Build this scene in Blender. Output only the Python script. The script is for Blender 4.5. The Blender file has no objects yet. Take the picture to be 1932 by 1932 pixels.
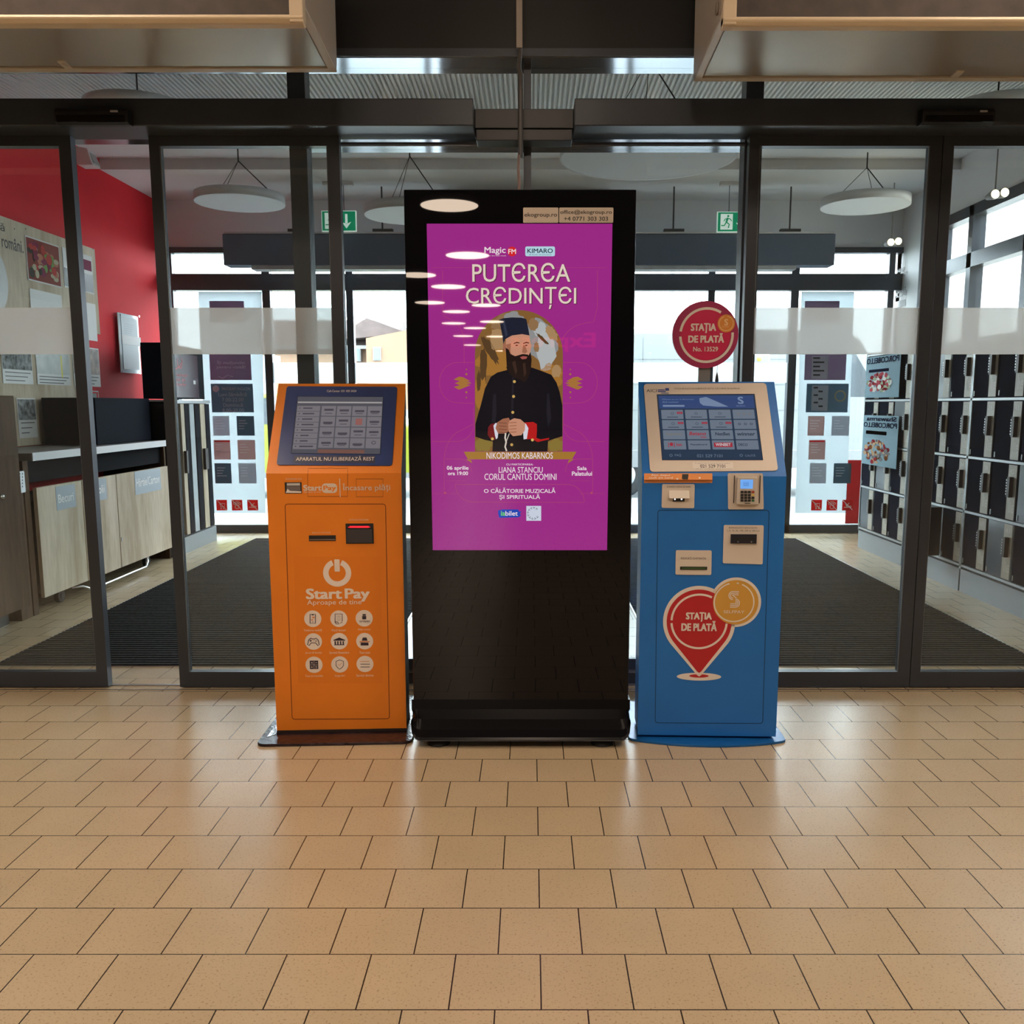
import bpy, math, random
from mathutils import Vector, Matrix
random.seed(7)
SC = bpy.context.scene
COL = SC.collection

# ------------------------------------------------------------------ camera
H = 1.33
PITCH = 0.1453
FPX, CX, CY = 1715.5, 1000.9, 1015.3
cam_d = bpy.data.cameras.new('camera')
cam = bpy.data.objects.new('camera', cam_d)
COL.objects.link(cam)
cam.location = (0, 0, H)
cam.rotation_euler = (math.pi / 2 - PITCH, 0, 0)
cam_d.sensor_width = 36.0
cam_d.lens = FPX / 1932 * 36.0
cam_d.shift_x = -(CX - 966) / 1932
cam_d.shift_y = (CY - 966) / 1932
cam_d.clip_end = 300
SC.camera = cam

# ------------------------------------------------------------------ world, exposure
W = bpy.data.worlds.new('overcast_sky')
SC.world = W
W.use_nodes = True
nt = W.node_tree
nt.nodes.clear()
wo = nt.nodes.new('ShaderNodeOutputWorld')
bg = nt.nodes.new('ShaderNodeBackground')
tc = nt.nodes.new('ShaderNodeTexCoord')
nz = nt.nodes.new('ShaderNodeTexNoise')
nz.inputs['Scale'].default_value = 2.2
cr = nt.nodes.new('ShaderNodeValToRGB')
cr.color_ramp.elements[0].color = (0.74, 0.87, 0.97, 1)
cr.color_ramp.elements[1].color = (0.93, 0.985, 1.0, 1)
nt.links.new(tc.outputs['Generated'], nz.inputs['Vector'])
nt.links.new(nz.outputs['Fac'], cr.inputs['Fac'])
nt.links.new(cr.outputs['Color'], bg.inputs['Color'])
bg.inputs['Strength'].default_value = 21.0
nt.links.new(bg.outputs['Background'], wo.inputs['Surface'])
vs = SC.view_settings
vs.view_transform = 'Standard'
vs.look = 'None'
vs.gamma = 1.0
vs.use_curve_mapping = False
vs.exposure = -0.3
LAMP_POWER = 39.0         # emission of the store's ceiling lamps
LAMP_COL = (1.0, 0.79, 0.61)

# ------------------------------------------------------------------ geometry of the photograph: pixel -> ray -> real plane
CAM = Vector((0, 0, H))
_c, _s = math.cos(PITCH), math.sin(PITCH)


def ray(x, y):
    a = (x - CX) / FPX
    b = (y - CY) / FPX
    return Vector((a, _c - b * _s, -_s - b * _c))


def atY(x, y, Y):
    return CAM + ray(x, y) * (Y / ray(x, y).y)


def atX(x, y, X):
    return CAM + ray(x, y) * (X / ray(x, y).x)


def atZ(x, y, Z):
    d = ray(x, y)
    return CAM + d * ((Z - H) / d.z)


class Surf:
    """a real plane: origin, unit right, unit up; n looks at the viewer"""
    def __init__(s, o, u, v):
        s.o = Vector(o)
        s.u = Vector(u).normalized()
        s.v = Vector(v).normalized()
        s.n = s.u.cross(s.v)

    def px(s, x, y):
        d = ray(x, y)
        t = (s.o - CAM).dot(s.n) / d.dot(s.n)
        p = CAM + d * t - s.o
        return (p.dot(s.u), p.dot(s.v))

    def P(s, pts):
        return [s.px(*p) for p in pts]

    def pt(s, q, h=0.0):
        return s.o + s.u * q[0] + s.v * q[1] + s.n * h

    def R(s, x0, y0, x1, y1):
        """uv box of a pixel box"""
        xm, ym = (x0 + x1) / 2, (y0 + y1) / 2
        return (s.px(x0, ym)[0], s.px(xm, y1)[1], s.px(x1, ym)[0], s.px(xm, y0)[1])


# ------------------------------------------------------------------ mesh builder
ORIG = {}


def origin_of(o):
    return ORIG.get(o.name, Vector((0, 0, 0))) if o else Vector((0, 0, 0))


def rounded(pts, r, n=5):
    out = []
    N = len(pts)
    for i in range(N):
        p0 = Vector(pts[i - 1]); p = Vector(pts[i]); p1 = Vector(pts[(i + 1) % N])
        a = (p0 - p); b = (p1 - p)
        rr = min(r, a.length * .49, b.length * .49)
        A = p + a.normalized() * rr
        B = p + b.normalized() * rr
        for k in range(n + 1):
            t = k / n
            out.append(tuple(A * (1 - t) ** 2 + p * 2 * t * (1 - t) + B * t * t))
    return out


def box2(b):
    return [(b[0], b[1]), (b[2], b[1]), (b[2], b[3]), (b[0], b[3])]


class MB:
    def __init__(s):
        s.v = []; s.f = []; s.m = []; s.mats = []; s.cur = 0; s.sm = []

    def mat(s, m):
        if m not in s.mats:
            s.mats.append(m)
        s.cur = s.mats.index(m)
        return s

    def add(s, vs_, fs, smooth=False):
        b = len(s.v)
        s.v += [Vector(x) for x in vs_]
        for f in fs:
            s.f.append([b + i for i in f]); s.m.append(s.cur); s.sm.append(smooth)
        return s

    def box(s, x0, y0, z0, x1, y1, z1):
        s.add([(x0, y0, z0), (x1, y0, z0), (x1, y1, z0), (x0, y1, z0), (x0, y0, z1), (x1, y0, z1), (x1, y1, z1), (x0, y1, z1)],
              [(0, 3, 2, 1), (4, 5, 6, 7), (0, 1, 5, 4), (1, 2, 6, 5), (2, 3, 7, 6), (3, 0, 4, 7)])
        return s

    def prism(s, pts3, d):
        """polygon of 3d points extruded by vector d"""
        n = len(pts3); d = Vector(d)
        vs_ = [Vector(p) for p in pts3] + [Vector(p) + d for p in pts3]
        fs = [tuple(range(n)), tuple(range(2 * n - 1, n - 1, -1))]
        fs += [(i, i + n, (i + 1) % n + n, (i + 1) % n) for i in range(n)]
        return s.add(vs_, fs)

    def flat(s, S, uv, h=0.0):
        return s.add([S.pt(q, h) for q in uv], [tuple(range(len(uv)))])

    def slab(s, S, uv, h0, h1):
        return s.prism([S.pt(q, h1) for q in uv], -S.n * (h1 - h0))

    def disc(s, S, c, r, h, n=32, ry=None):
        ry = ry or r
        return s.flat(S, [(c[0] + r * math.cos(2 * math.pi * k / n), c[1] + ry * math.sin(2 * math.pi * k / n)) for k in range(n)], h)

    def arc(s, S, c, r0, r1, a0, a1, h, n=28):
        vs_ = []; fs = []
        for k in range(n + 1):
            a = math.radians(a0 + (a1 - a0) * k / n)
            for r in (r0, r1):
                vs_.append(S.pt((c[0] + r * math.cos(a), c[1] + r * math.sin(a)), h))
        for k in range(n):
            fs.append((2 * k, 2 * k + 1, 2 * k + 3, 2 * k + 2))
        return s.add(vs_, fs)

    def line(s, S, pts, w, h, closed=False):
        """stroked polyline on a surface"""
        P = [Vector(p) for p in pts]
        n = len(P)
        L = []; Rr = []
        for i in range(n):
            a = P[i - 1] if (i > 0 or closed) else P[i]
            b = P[(i + 1) % n] if (i < n - 1 or closed) else P[i]
            t = (b - a)
            if t.length < 1e-9:
                t = Vector((1, 0))
            t.normalize()
            nn = Vector((-t.y, t.x)) * w / 2
            L.append(P[i] + nn); Rr.append(P[i] - nn)
        vs_ = [S.pt(p, h) for p in L] + [S.pt(p, h) for p in Rr]
        fs = [(i, (i + 1) % n, (i + 1) % n + n, i + n) for i in range(n if closed else n - 1)]
        return s.add(vs_, fs)

    def text(s, S, body, b, h=0.0, bold=0.0, mirror=False, shear=0.0):
        """writing fitted into the uv box b"""
        vs_, fs = glyphs(body, bold, shear)
        xs = [v[0] for v in vs_]; ys = [v[1] for v in vs_]
        x0, x1, y0, y1 = min(xs), max(xs), min(ys), max(ys)
        out = []
        for v in vs_:
            a = (v[0] - x0) / (x1 - x0 or 1)
            if mirror:
                a = 1 - a
            out.append(S.pt((b[0] + (b[2] - b[0]) * a, b[1] + (b[3] - b[1]) * (v[1] - y0) / (y1 - y0 or 1)), h + v[2]))
        return s.add(out, fs)

    def tube(s, pts, r, n=8, caps=True):
        P = [Vector(p) for p in pts]
        rings = []
        prev = None
        for i, p in enumerate(P):
            t = (P[min(i + 1, len(P) - 1)] - P[max(i - 1, 0)]).normalized()
            if prev is None:
                a = Vector((0, 0, 1)) if abs(t.z) < .9 else Vector((1, 0, 0))
                prev = (a - t * a.dot(t)).normalized()
            else:
                prev = (prev - t * prev.dot(t)).normalized()
            q = t.cross(prev)
            rr = r[i] if isinstance(r, (list, tuple)) else r
            rings.append([p + (prev * math.cos(2 * math.pi * k / n) + q * math.sin(2 * math.pi * k / n)) * rr for k in range(n)])
        vs_ = [v for rg in rings for v in rg]
        fs = []
        for i in range(len(P) - 1):
            for k in range(n):
                fs.append((i * n + k, i * n + (k + 1) % n, (i + 1) * n + (k + 1) % n, (i + 1) * n + k))
        s.add(vs_, fs, True)
        if caps:
            s.add(rings[0], [tuple(range(n - 1, -1, -1))]); s.add(rings[-1], [tuple(range(n))])
        return s

    def lathe(s, c, prof, axis='z', n=32):
        """profile of (radius, height) round an axis through c"""
        vs_ = []; c = Vector(c)
        for r, z in prof:
            for k in range(n):
                a = 2 * math.pi * k / n
                if axis == 'z':
                    vs_.append(c + Vector((r * math.cos(a), r * math.sin(a), z)))
                elif axis == 'y':
                    vs_.append(c + Vector((r * math.cos(a), z, r * math.sin(a))))
                else:
                    vs_.append(c + Vector((z, r * math.cos(a), r * math.sin(a))))
        fs = []
        for i in range(len(prof) - 1):
            for k in range(n):
                fs.append((i * n + k, i * n + (k + 1) % n, (i + 1) * n + (k + 1) % n, (i + 1) * n + k))
        s.add(vs_, fs, True)
        for i in (0, len(prof) - 1):
            if prof[i][0] > 1e-6:
                s.add(vs_[i * n:(i + 1) * n], [tuple(range(n))])
        return s

    def build(s, name, m=None, parent=None, bevel=0.0, segs=2, normals=True):
        if m is not None and not s.mats:
            s.mats = [m]
        O = origin_of(parent)
        me = bpy.data.meshes.new(name)
        me.from_pydata([tuple(v - O) for v in s.v], [], s.f)
        for mm in s.mats:
            me.materials.append(mm)
        for p, mi, sm in zip(me.polygons, s.m, s.sm):
            p.material_index = mi
            p.use_smooth = sm
        o = bpy.data.objects.new(name, me)
        COL.objects.link(o)
        if parent:
            o.parent = parent
        ORIG[o.name] = O.copy()
        if bevel:
            b = o.modifiers.new('bevel', 'BEVEL')
            b.width = bevel; b.segments = segs; b.limit_method = 'ANGLE'; b.angle_limit = math.radians(35)
            b.harden_normals = False
        return o


_GL = {}


def glyphs(body, bold, shear=0.0):
    key = (body, round(bold, 3), shear)
    if key in _GL:
        return _GL[key]
    c = bpy.data.curves.new('tmp_text', 'FONT')
    c.body = body; c.resolution_u = 3; c.align_x = 'CENTER'; c.shear = shear
    c.space_line = 1.0
    o = bpy.data.objects.new('tmp_text', c)
    COL.objects.link(o)
    dg = bpy.context.evaluated_depsgraph_get()
    dg.update()
    me = o.evaluated_get(dg).to_mesh()
    vs_ = [tuple(v.co) for v in me.vertices]
    fs = [tuple(p.vertices) for p in me.polygons]
    o.evaluated_get(dg).to_mesh_clear()
    bpy.data.objects.remove(o)
    bpy.data.curves.remove(c)
    if bold > .002:
        # heavier strokes: the glyph repeated with tiny shifts
        n = len(vs_); V0, F0 = vs_, fs; vs_, fs = [], []
        for k, (dx, dy) in enumerate(((-1, -.6), (-1, .6), (1, -.6), (1, .6), (0, 0))):
            vs_ += [(v[0] + dx * bold, v[1] + dy * bold, k * .00008) for v in V0]
            fs += [tuple(i + n * k for i in f) for f in F0]
    _GL[key] = (vs_, fs)
    return vs_, fs


def thing(name, label, cat, loc=(0, 0, 0), group=None, kind=None):
    o = bpy.data.objects.new(name, None)
    COL.objects.link(o)
    o.location = loc
    o.empty_display_size = .1
    ORIG[o.name] = Vector(loc)
    if label:
        o['label'] = label
    if cat:
        o['category'] = cat
    if group:
        o['group'] = group
    if kind:
        o['kind'] = kind
    return o


def tag(o, label, cat, group=None, kind=None):
    if label: o['label'] = label
    if cat: o['category'] = cat
    if group: o['group'] = group
    if kind: o['kind'] = kind
    return o


def struct(o, label=None, cat=None):
    o['kind'] = 'structure'
    if label: o['label'] = label
    if cat: o['category'] = cat
    return o


def part(o, label):
    o['label'] = label
    return o


def dup(root, loc, label=None):
    r = root.copy(); COL.objects.link(r); r.location = loc
    if label: r['label'] = label
    ORIG[r.name] = Vector(loc)
    for ch in list(root.children):
        c = ch.copy(); COL.objects.link(c); c.parent = r
        for g in ch.children:
            d = g.copy(); COL.objects.link(d); d.parent = c
    return r


# ------------------------------------------------------------------ materials
MC = {}


def M(name, col=(.5, .5, .5), rough=.5, metal=0.0, spec=.5, emit=None, es=1.0, noise=None, bump=None, coat=0.0, alpha=None):
    """noise = (scale, amount, stretch) varies the colour; bump = (scale, strength)"""
    if name in MC:
        return MC[name]
    m = bpy.data.materials.new(name)
    m.use_nodes = True
    t = m.node_tree
    b = t.nodes['Principled BSDF']
    b.inputs['Base Color'].default_value = (*col, 1)
    b.inputs['Roughness'].default_value = rough
    b.inputs['Metallic'].default_value = metal
    b.inputs['Specular IOR Level'].default_value = spec
    if coat:
        b.inputs['Coat Weight'].default_value = coat
        b.inputs['Coat Roughness'].default_value = .08
    if emit:
        b.inputs['Emission Color'].default_value = (*emit, 1)
        b.inputs['Emission Strength'].default_value = es
    if noise or bump:
        co = t.nodes.new('ShaderNodeTexCoord')
        mp = t.nodes.new('ShaderNodeMapping')
        t.links.new(co.outputs['Object'], mp.inputs['Vector'])
    if noise:
        sc, am, st = (list(noise) + [(1, 1, 1)])[:3]
        mp.inputs['Scale'].default_value = st
        n = t.nodes.new('ShaderNodeTexNoise')
        n.inputs['Scale'].default_value = sc
        n.inputs['Detail'].default_value = 6
        t.links.new(mp.outputs['Vector'], n.inputs['Vector'])
        r = t.nodes.new('ShaderNodeValToRGB')
        r.color_ramp.elements[0].position = .3
        r.color_ramp.elements[1].position = .7
        r.color_ramp.elements[0].color = (*[max(0, c * (1 - am)) for c in col], 1)
        r.color_ramp.elements[1].color = (*[min(1, c * (1 + am)) for c in col], 1)
        t.links.new(n.outputs['Fac'], r.inputs['Fac'])
        t.links.new(r.outputs['Color'], b.inputs['Base Color'])
    if bump:
        n2 = t.nodes.new('ShaderNodeTexNoise')
        n2.inputs['Scale'].default_value = bump[0]
        t.links.new(co.outputs['Object'], n2.inputs['Vector'])
        bp = t.nodes.new('ShaderNodeBump')
        bp.inputs['Strength'].default_value = bump[1]
        bp.inputs['Distance'].default_value = .01
        t.links.new(n2.outputs['Fac'], bp.inputs['Height'])
        t.links.new(bp.outputs['Normal'], b.inputs['Normal'])
    MC[name] = m
    return m


def glass_mat(name, tint=(.96, .985, .98), dirt=.012, rough=0.0):
    m = bpy.data.materials.new(name)
    m.use_nodes = True
    t = m.node_tree
    t.nodes.clear()
    N = t.nodes.new
    o = N('ShaderNodeOutputMaterial')
    tr = N('ShaderNodeBsdfTransparent'); tr.inputs['Color'].default_value = (*tint, 1)
    gl = N('ShaderNodeBsdfGlossy'); gl.inputs['Roughness'].default_value = rough
    df = N('ShaderNodeBsdfDiffuse'); df.inputs['Color'].default_value = (.6, .66, .7, 1)
    ge = N('ShaderNodeNewGeometry')
    mx = N('ShaderNodeMix'); mx.data_type = 'FLOAT'
    mx.inputs['A'].default_value = 1.5; mx.inputs['B'].default_value = 1 / 1.5
    t.links.new(ge.outputs['Backfacing'], mx.inputs['Factor'])
    fr = N('ShaderNodeFresnel')
    t.links.new(mx.outputs['Result'], fr.inputs['IOR'])
    m1 = N('ShaderNodeMixShader'); m2 = N('ShaderNodeMixShader')
    m1.inputs[0].default_value = dirt
    t.links.new(tr.outputs[0], m1.inputs[1]); t.links.new(df.outputs[0], m1.inputs[2])
    t.links.new(fr.outputs[0], m2.inputs[0])
    t.links.new(m1.outputs[0], m2.inputs[1]); t.links.new(gl.outputs[0], m2.inputs[2])
    t.links.new(m2.outputs[0], o.inputs['Surface'])
    return m


def frost_mat():
    m = bpy.data.materials.new('frosted_film')
    m.use_nodes = True
    t = m.node_tree
    t.nodes.clear()
    N = t.nodes.new
    o = N('ShaderNodeOutputMaterial')
    df = N('ShaderNodeBsdfDiffuse'); df.inputs['Color'].default_value = (.84, .85, .86, 1)
    tl = N('ShaderNodeBsdfTranslucent'); tl.inputs['Color'].default_value = (.97, .98, .98, 1)
    rf = N('ShaderNodeBsdfRefraction'); rf.inputs['Roughness'].default_value = .33; rf.inputs['IOR'].default_value = 1.01
    rf.inputs['Color'].default_value = (.97, .98, .98, 1)
    a = N('ShaderNodeMixShader'); a.inputs[0].default_value = .62
    b = N('ShaderNodeMixShader'); b.inputs[0].default_value = .3
    t.links.new(df.outputs[0], a.inputs[1]); t.links.new(tl.outputs[0], a.inputs[2])
    t.links.new(a.outputs[0], b.inputs[1]); t.links.new(rf.outputs[0], b.inputs[2])
    t.links.new(b.outputs[0], o.inputs['Surface'])
    return m


def tile_mat(name, c1, c2, mortar, rough, tile=.2064, x0=.0239, y0=1.848, speck=True, mort=.0019):
    m = bpy.data.materials.new(name)
    m.use_nodes = True
    t = m.node_tree
    b = t.nodes['Principled BSDF']
    N = t.nodes.new; Lk = t.links.new
    co = N('ShaderNodeNewGeometry')
    mp = N('ShaderNodeMapping')
    mp.inputs['Location'].default_value = (-x0 + tile * 200.5, -y0 + tile * 200, 0)
    Lk(co.outputs['Position'], mp.inputs['Vector'])
    br = N('ShaderNodeTexBrick')
    br.offset = .5; br.offset_frequency = 2
    br.inputs['Scale'].default_value = 1.0
    br.inputs['Brick Width'].default_value = tile
    br.inputs['Row Height'].default_value = tile
    br.inputs['Mortar Size'].default_value = mort
    br.inputs['Mortar Smooth'].default_value = .2
    br.inputs['Color1'].default_value = (*c1, 1)
    br.inputs['Color2'].default_value = (*c2, 1)
    br.inputs['Mortar'].default_value = (*mortar, 1)
    Lk(mp.outputs['Vector'], br.inputs['Vector'])
    n1 = N('ShaderNodeTexNoise'); n1.inputs['Scale'].default_value = 170; n1.inputs['Detail'].default_value = 3
    Lk(co.outputs['Position'], n1.inputs['Vector'])
    r1 = N('ShaderNodeValToRGB')
    r1.color_ramp.elements[0].position = .3; r1.color_ramp.elements[0].color = (.62, .58, .54, 1)
    r1.color_ramp.elements[1].position = .42; r1.color_ramp.elements[1].color = (1, 1, 1, 1)
    Lk(n1.outputs['Fac'], r1.inputs['Fac'])
    n2 = N('ShaderNodeTexNoise'); n2.inputs['Scale'].default_value = 5; n2.inputs['Detail'].default_value = 5
    Lk(co.outputs['Position'], n2.inputs['Vector'])
    r2 = N('ShaderNodeValToRGB')
    r2.color_ramp.elements[0].color = (.9, .9, .9, 1); r2.color_ramp.elements[1].color = (1.04, 1.04, 1.04, 1)
    Lk(n2.outputs['Fac'], r2.inputs['Fac'])
    m1 = N('ShaderNodeMix'); m1.data_type = 'RGBA'; m1.blend_type = 'MULTIPLY'; m1.inputs[0].default_value = 1
    m2 = N('ShaderNodeMix'); m2.data_type = 'RGBA'; m2.blend_type = 'MULTIPLY'; m2.inputs[0].default_value = 1
    Lk(br.outputs['Color'], m1.inputs[6]); Lk(r1.outputs['Color'], m1.inputs[7])
    Lk(m1.outputs[2], m2.inputs[6]); Lk(r2.outputs['Color'], m2.inputs[7])
    Lk(m2.outputs[2], b.inputs['Base Color'])
    mr = N('ShaderNodeMapRange')
    mr.inputs['To Min'].default_value = rough; mr.inputs['To Max'].default_value = .8
    Lk(br.outputs['Fac'], mr.inputs['Value'])
    ma = N('ShaderNodeMath'); ma.operation = 'MULTIPLY_ADD'
    ma.inputs[1].default_value = .12; Lk(n2.outputs['Fac'], ma.inputs[0]); Lk(mr.outputs[0], ma.inputs[2])
    b.inputs['Roughness'].default_value = rough + .06
    bp = N('ShaderNodeBump'); bp.inputs['Strength'].default_value = .5; bp.inputs['Distance'].default_value = .002
    bp.invert = True
    Lk(br.outputs['Fac'], bp.inputs['Height']); Lk(bp.outputs['Normal'], b.inputs['Normal'])
    return m


def wood_mat(name, c1, c2, scale=3.0, stretch=(1, 1, .18), rough=.55):
    m = bpy.data.materials.new(name)
    m.use_nodes = True
    t = m.node_tree
    b = t.nodes['Principled BSDF']
    N = t.nodes.new; Lk = t.links.new
    co = N('ShaderNodeNewGeometry'); mp = N('ShaderNodeMapping'); mp.inputs['Scale'].default_value = stretch
    Lk(co.outputs['Position'], mp.inputs['Vector'])
    n = N('ShaderNodeTexNoise'); n.inputs['Scale'].default_value = scale; n.inputs['Detail'].default_value = 8
    n.inputs['Distortion'].default_value = .7
    Lk(mp.outputs['Vector'], n.inputs['Vector'])
    n3 = N('ShaderNodeTexNoise'); n3.inputs['Scale'].default_value = scale * 12; n3.inputs['Detail'].default_value = 3
    Lk(mp.outputs['Vector'], n3.inputs['Vector'])
    ad = N('ShaderNodeMath'); ad.operation = 'MULTIPLY_ADD'; ad.inputs[1].default_value = .35
    Lk(n3.outputs['Fac'], ad.inputs[0]); Lk(n.outputs['Fac'], ad.inputs[2])
    r = N('ShaderNodeValToRGB')
    r.color_ramp.elements[0].position = .48; r.color_ramp.elements[0].color = (*c1, 1)
    r.color_ramp.elements[1].position = .82; r.color_ramp.elements[1].color = (*c2, 1)
    Lk(ad.outputs[0], r.inputs['Fac']); Lk(r.outputs['Color'], b.inputs['Base Color'])
    b.inputs['Roughness'].default_value = rough
    b.inputs['Specular IOR Level'].default_value = .15
    return m


def led(name, col, s=1.0, rough=.015):
    """a lit picture point of a screen behind its cover glass"""
    return M(name, (.004, .004, .004), rough, emit=col, es=s, spec=.5)


def E(r, g, b):
    """8 bit display colour -> linear"""
    f = lambda c: ((c / 255 + .055) / 1.055) ** 2.4 if c > 10 else c / 255 / 12.92
    return (f(r), f(g), f(b))


GLASS = glass_mat('door_glass')
GLASS2 = glass_mat('facade_glass', (.96, .98, .98), .01)
FROST = frost_mat()
ALU = M('anthracite_aluminium', (.052, .060, .074), .34, .3, noise=(3, .12))
ALUG = M('anodised_soffit', (.55, .58, .62), .09, .9)
BLACKP = M('black_powder_coat', (.012, .012, .013), .4)
BLKG = M('black_gloss', (.004, .004, .006), .012, spec=.28)
FLOOR = tile_mat('floor_tile', (.475, .37, .232), (.505, .395, .252), (.035, .022, .012), .20)
PAVE = tile_mat('paving', (.34, .35, .36), (.37, .37, .38), (.2, .2, .2), .6, tile=.4, mort=.006)
OUTM = M('asphalt_and_concrete', (.20, .21, .22), .9, noise=(.8, .2))
CEILW = M('white_ceiling', (.62, .62, .62), .7, noise=(1.2, .05))
RIB = M('galvanised_ribbed_sheet', (.66, .67, .67), .6, .0)
REDW = M('red_wall_paint', (.62, .028, .038), .75, spec=.15, noise=(2, .06), bump=(60, .05))
WHITEW = M('white_wall_paint', (.74, .75, .76), .6, noise=(2, .04))
STEEL = M('brushed_steel', (.5, .5, .5), .28, 1.0)
CHROME = M('chrome', (.75, .75, .76), .1, 1.0)
RUB = M('black_rubber', (.012, .012, .012), .7)

# =================================================================== STRUCTURE
XW = 3.75          # side walls of the entrance lobby
YD, YO = 4.17, 9.5  # inner and outer door planes
ZC = 3.45
struct(MB().box(-14, -42, -.12, 14, 9.62, 0).build('floor', FLOOR), 'beige square tiles in running bond')
struct(MB().box(-60, 9.62, -.2, 60, 140, -.03).build('ground_outside', OUTM), 'pale asphalt of the car park outside')
struct(MB().box(-8, 9.62, -.1, 8, 11.3, -.005).build('pavement_outside', PAVE), 'grey paving strip before the outer doors')
# store shell
struct(MB().box(-14, -42, 4.3, 14, 4.42, 4.5).build('ceiling', M('store_ceiling', (.16, .15, .14), .8)))
SW = M('store_wall', (.42, .38, .33), .8, noise=(.5, .15))
struct(MB().box(-14.2, -42, 0, -14, 4.42, 4.3).build('wall_left', SW))
struct(MB().box(14, -42, 0, 14.2, 4.42, 4.3).build('wall_right', SW))
struct(MB().box(-14.2, -42.2, 0, 14.2, -42, 4.3).build('wall_back', SW))
# bulkhead above the glazed front
b = MB()
b.box(-14, 4.17, 2.84, 14, 4.42, 4.3)
struct(b.build('wall_front', M('black_bulkhead', (.008, .008, .009), .42, noise=(1.2, .3))), 'black bulkhead above the glazing')
struct(MB().box(-14, 4.2, 0, -4.2, 4.4, 2.84).build('wall_front_left', SW))
struct(MB().box(4.2, 4.2, 0, 14, 4.4, 2.84).build('wall_front_right', SW))
# lobby walls
struct(MB().box(-XW - .12, 4.42, 0, -XW, YO + .1, ZC).build('wall_red', REDW), 'red painted wall of the entrance lobby')
b = MB()
b.box(XW, 4.42, 0, XW + .12, 5.2, ZC)
b.box(XW, 5.2, 2.99, XW + .12, 8.6, ZC)
b.box(XW, 5.2, 0, XW + .12, 8.6, .9)
b.box(XW, 8.6, 0, XW + .12, YO + .1, ZC)
struct(b.build('wall_lobby_right', WHITEW), 'white wall around the side window')
b = MB().mat(RIB)
b.box(-XW - .1, 4.42, ZC + .03, XW + .1, 7.3, ZC + .12)
x = -XW
while x < XW:
    b.prism([(x, 4.42, ZC + .03), (x + .005, 4.42, ZC + .012), (x + .019, 4.42, ZC + .012), (x + .024, 4.42, ZC + .03)], (0, 2.88, 0))
    x += .034
struct(b.build('ceiling_ribbed', RIB), 'ribbed metal sheet over the front of the lobby')
struct(MB().box(-XW - .1, 7.3, ZC - .0, XW + .1, 8.3, ZC + .12).box(-XW - .1, 8.3, ZC - .09, XW + .1, YO + .1, ZC + .12).build('ceiling_smooth', CEILW))
# outer wall above the transom and the black column between the outer doors
struct(MB().box(-6, YO, 2.88, 6, YO + .25, 3.9).build('wall_outer', WHITEW))
struct(MB().box(-6, YO, 0, -XW, YO + .25, 2.88).build('wall_outer_left', WHITEW))
struct(MB().box(XW, YO, 0, 6, YO + .25, 2.88).build('wall_outer_right', WHITEW))
col_ = MB().box(-.86, 9.1, 0, .79, 9.6, ZC - .09).mat(M('column_seam', (.05, .05, .055), .3))
for xs_ in (-.36, .27):
    col_.box(xs_, 9.094, 0, xs_ + .008, 9.1, ZC - .09)
struct(col_.build('column', None), 'black clad column between the outer doors')
col_obj = bpy.data.objects['column']
col_obj.data.materials.clear()
col_obj.data.materials.append(M('black_cladding', (.013, .014, .018), .3, noise=(1, .2)))
col_obj.data.materials.append(M('column_seam'))
for p in col_obj.data.polygons:
    p.material_index = 0 if p.index < 6 else 1

# ---- inner front: frame posts, transom, fixed glazing
b = MB().mat(ALU)
for xc in (-1.03, .987):
    b.box(xc - .0385, 4.235, 0, xc + .0385, 4.33, 2.84)
b.box(-.03, 4.24, 0, .003, 4.33, 2.84)
for xc in (-2.87, 2.67):
    b.box(xc - .04, 4.235, 0, xc + .04, 4.33, 2.84)
# beams; the undersides are bare metal
for (z0, z1, y0, y1, x0, x1) in ((2.805, 2.84, 4.15, 4.35, -4.2, 4.2), (2.505, 2.56, 4.24, 4.36, -4.2, 4.2), (2.462, 2.476, 4.215, 4.33, -.99, .95)):
    b.box(x0, y0, z0 + .003, x1, y1, z1)
    b.mat(ALUG); b.box(x0, y0 + .012, z0, x1, y1, z0 + .003); b.mat(ALU)
b.box(-.99, 4.24, .0, .95, 4.32, .055)
b.mat(STEEL); b.box(-.99, 4.235, .055, .95, 4.33, .062)
b.mat(ALU); b.box(-.99, 4.27, .062, .95, 4.30, .115)
struct(b.build('trim_1', None), 'anthracite aluminium frame of the glazed front')
b = MB().mat(GLASS)
b.box(-.99, 4.28, .115, -.03, 4.288, 2.462)
b.box(.003, 4.28, .115, .95, 4.288, 2.462)
struct(b.build('window_1', None), 'fixed clear glazing behind the advertising totem')
struct(MB().box(-4.2, 4.28, 2.56, 4.2, 4.288, 2.805).build('window_2', GLASS), 'transom glazing above the door operators')
b = MB().mat(GLASS).box(-4.15, 4.28, .1, -2.91, 4.288, 2.5).box(2.71, 4.28, .1, 4.15, 4.288, 2.5)
struct(b.build('window_3', None), 'fixed side glazing beside the doors')
struct(MB().mat(STEEL).box(-4.15, 4.205, .0, 4.15, 4.222, .004).box(-4.15, 4.14, .0, 4.15, 4.146, .003).build('trim_2', None), 'steel floor guide rails under the sliding doors')

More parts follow.
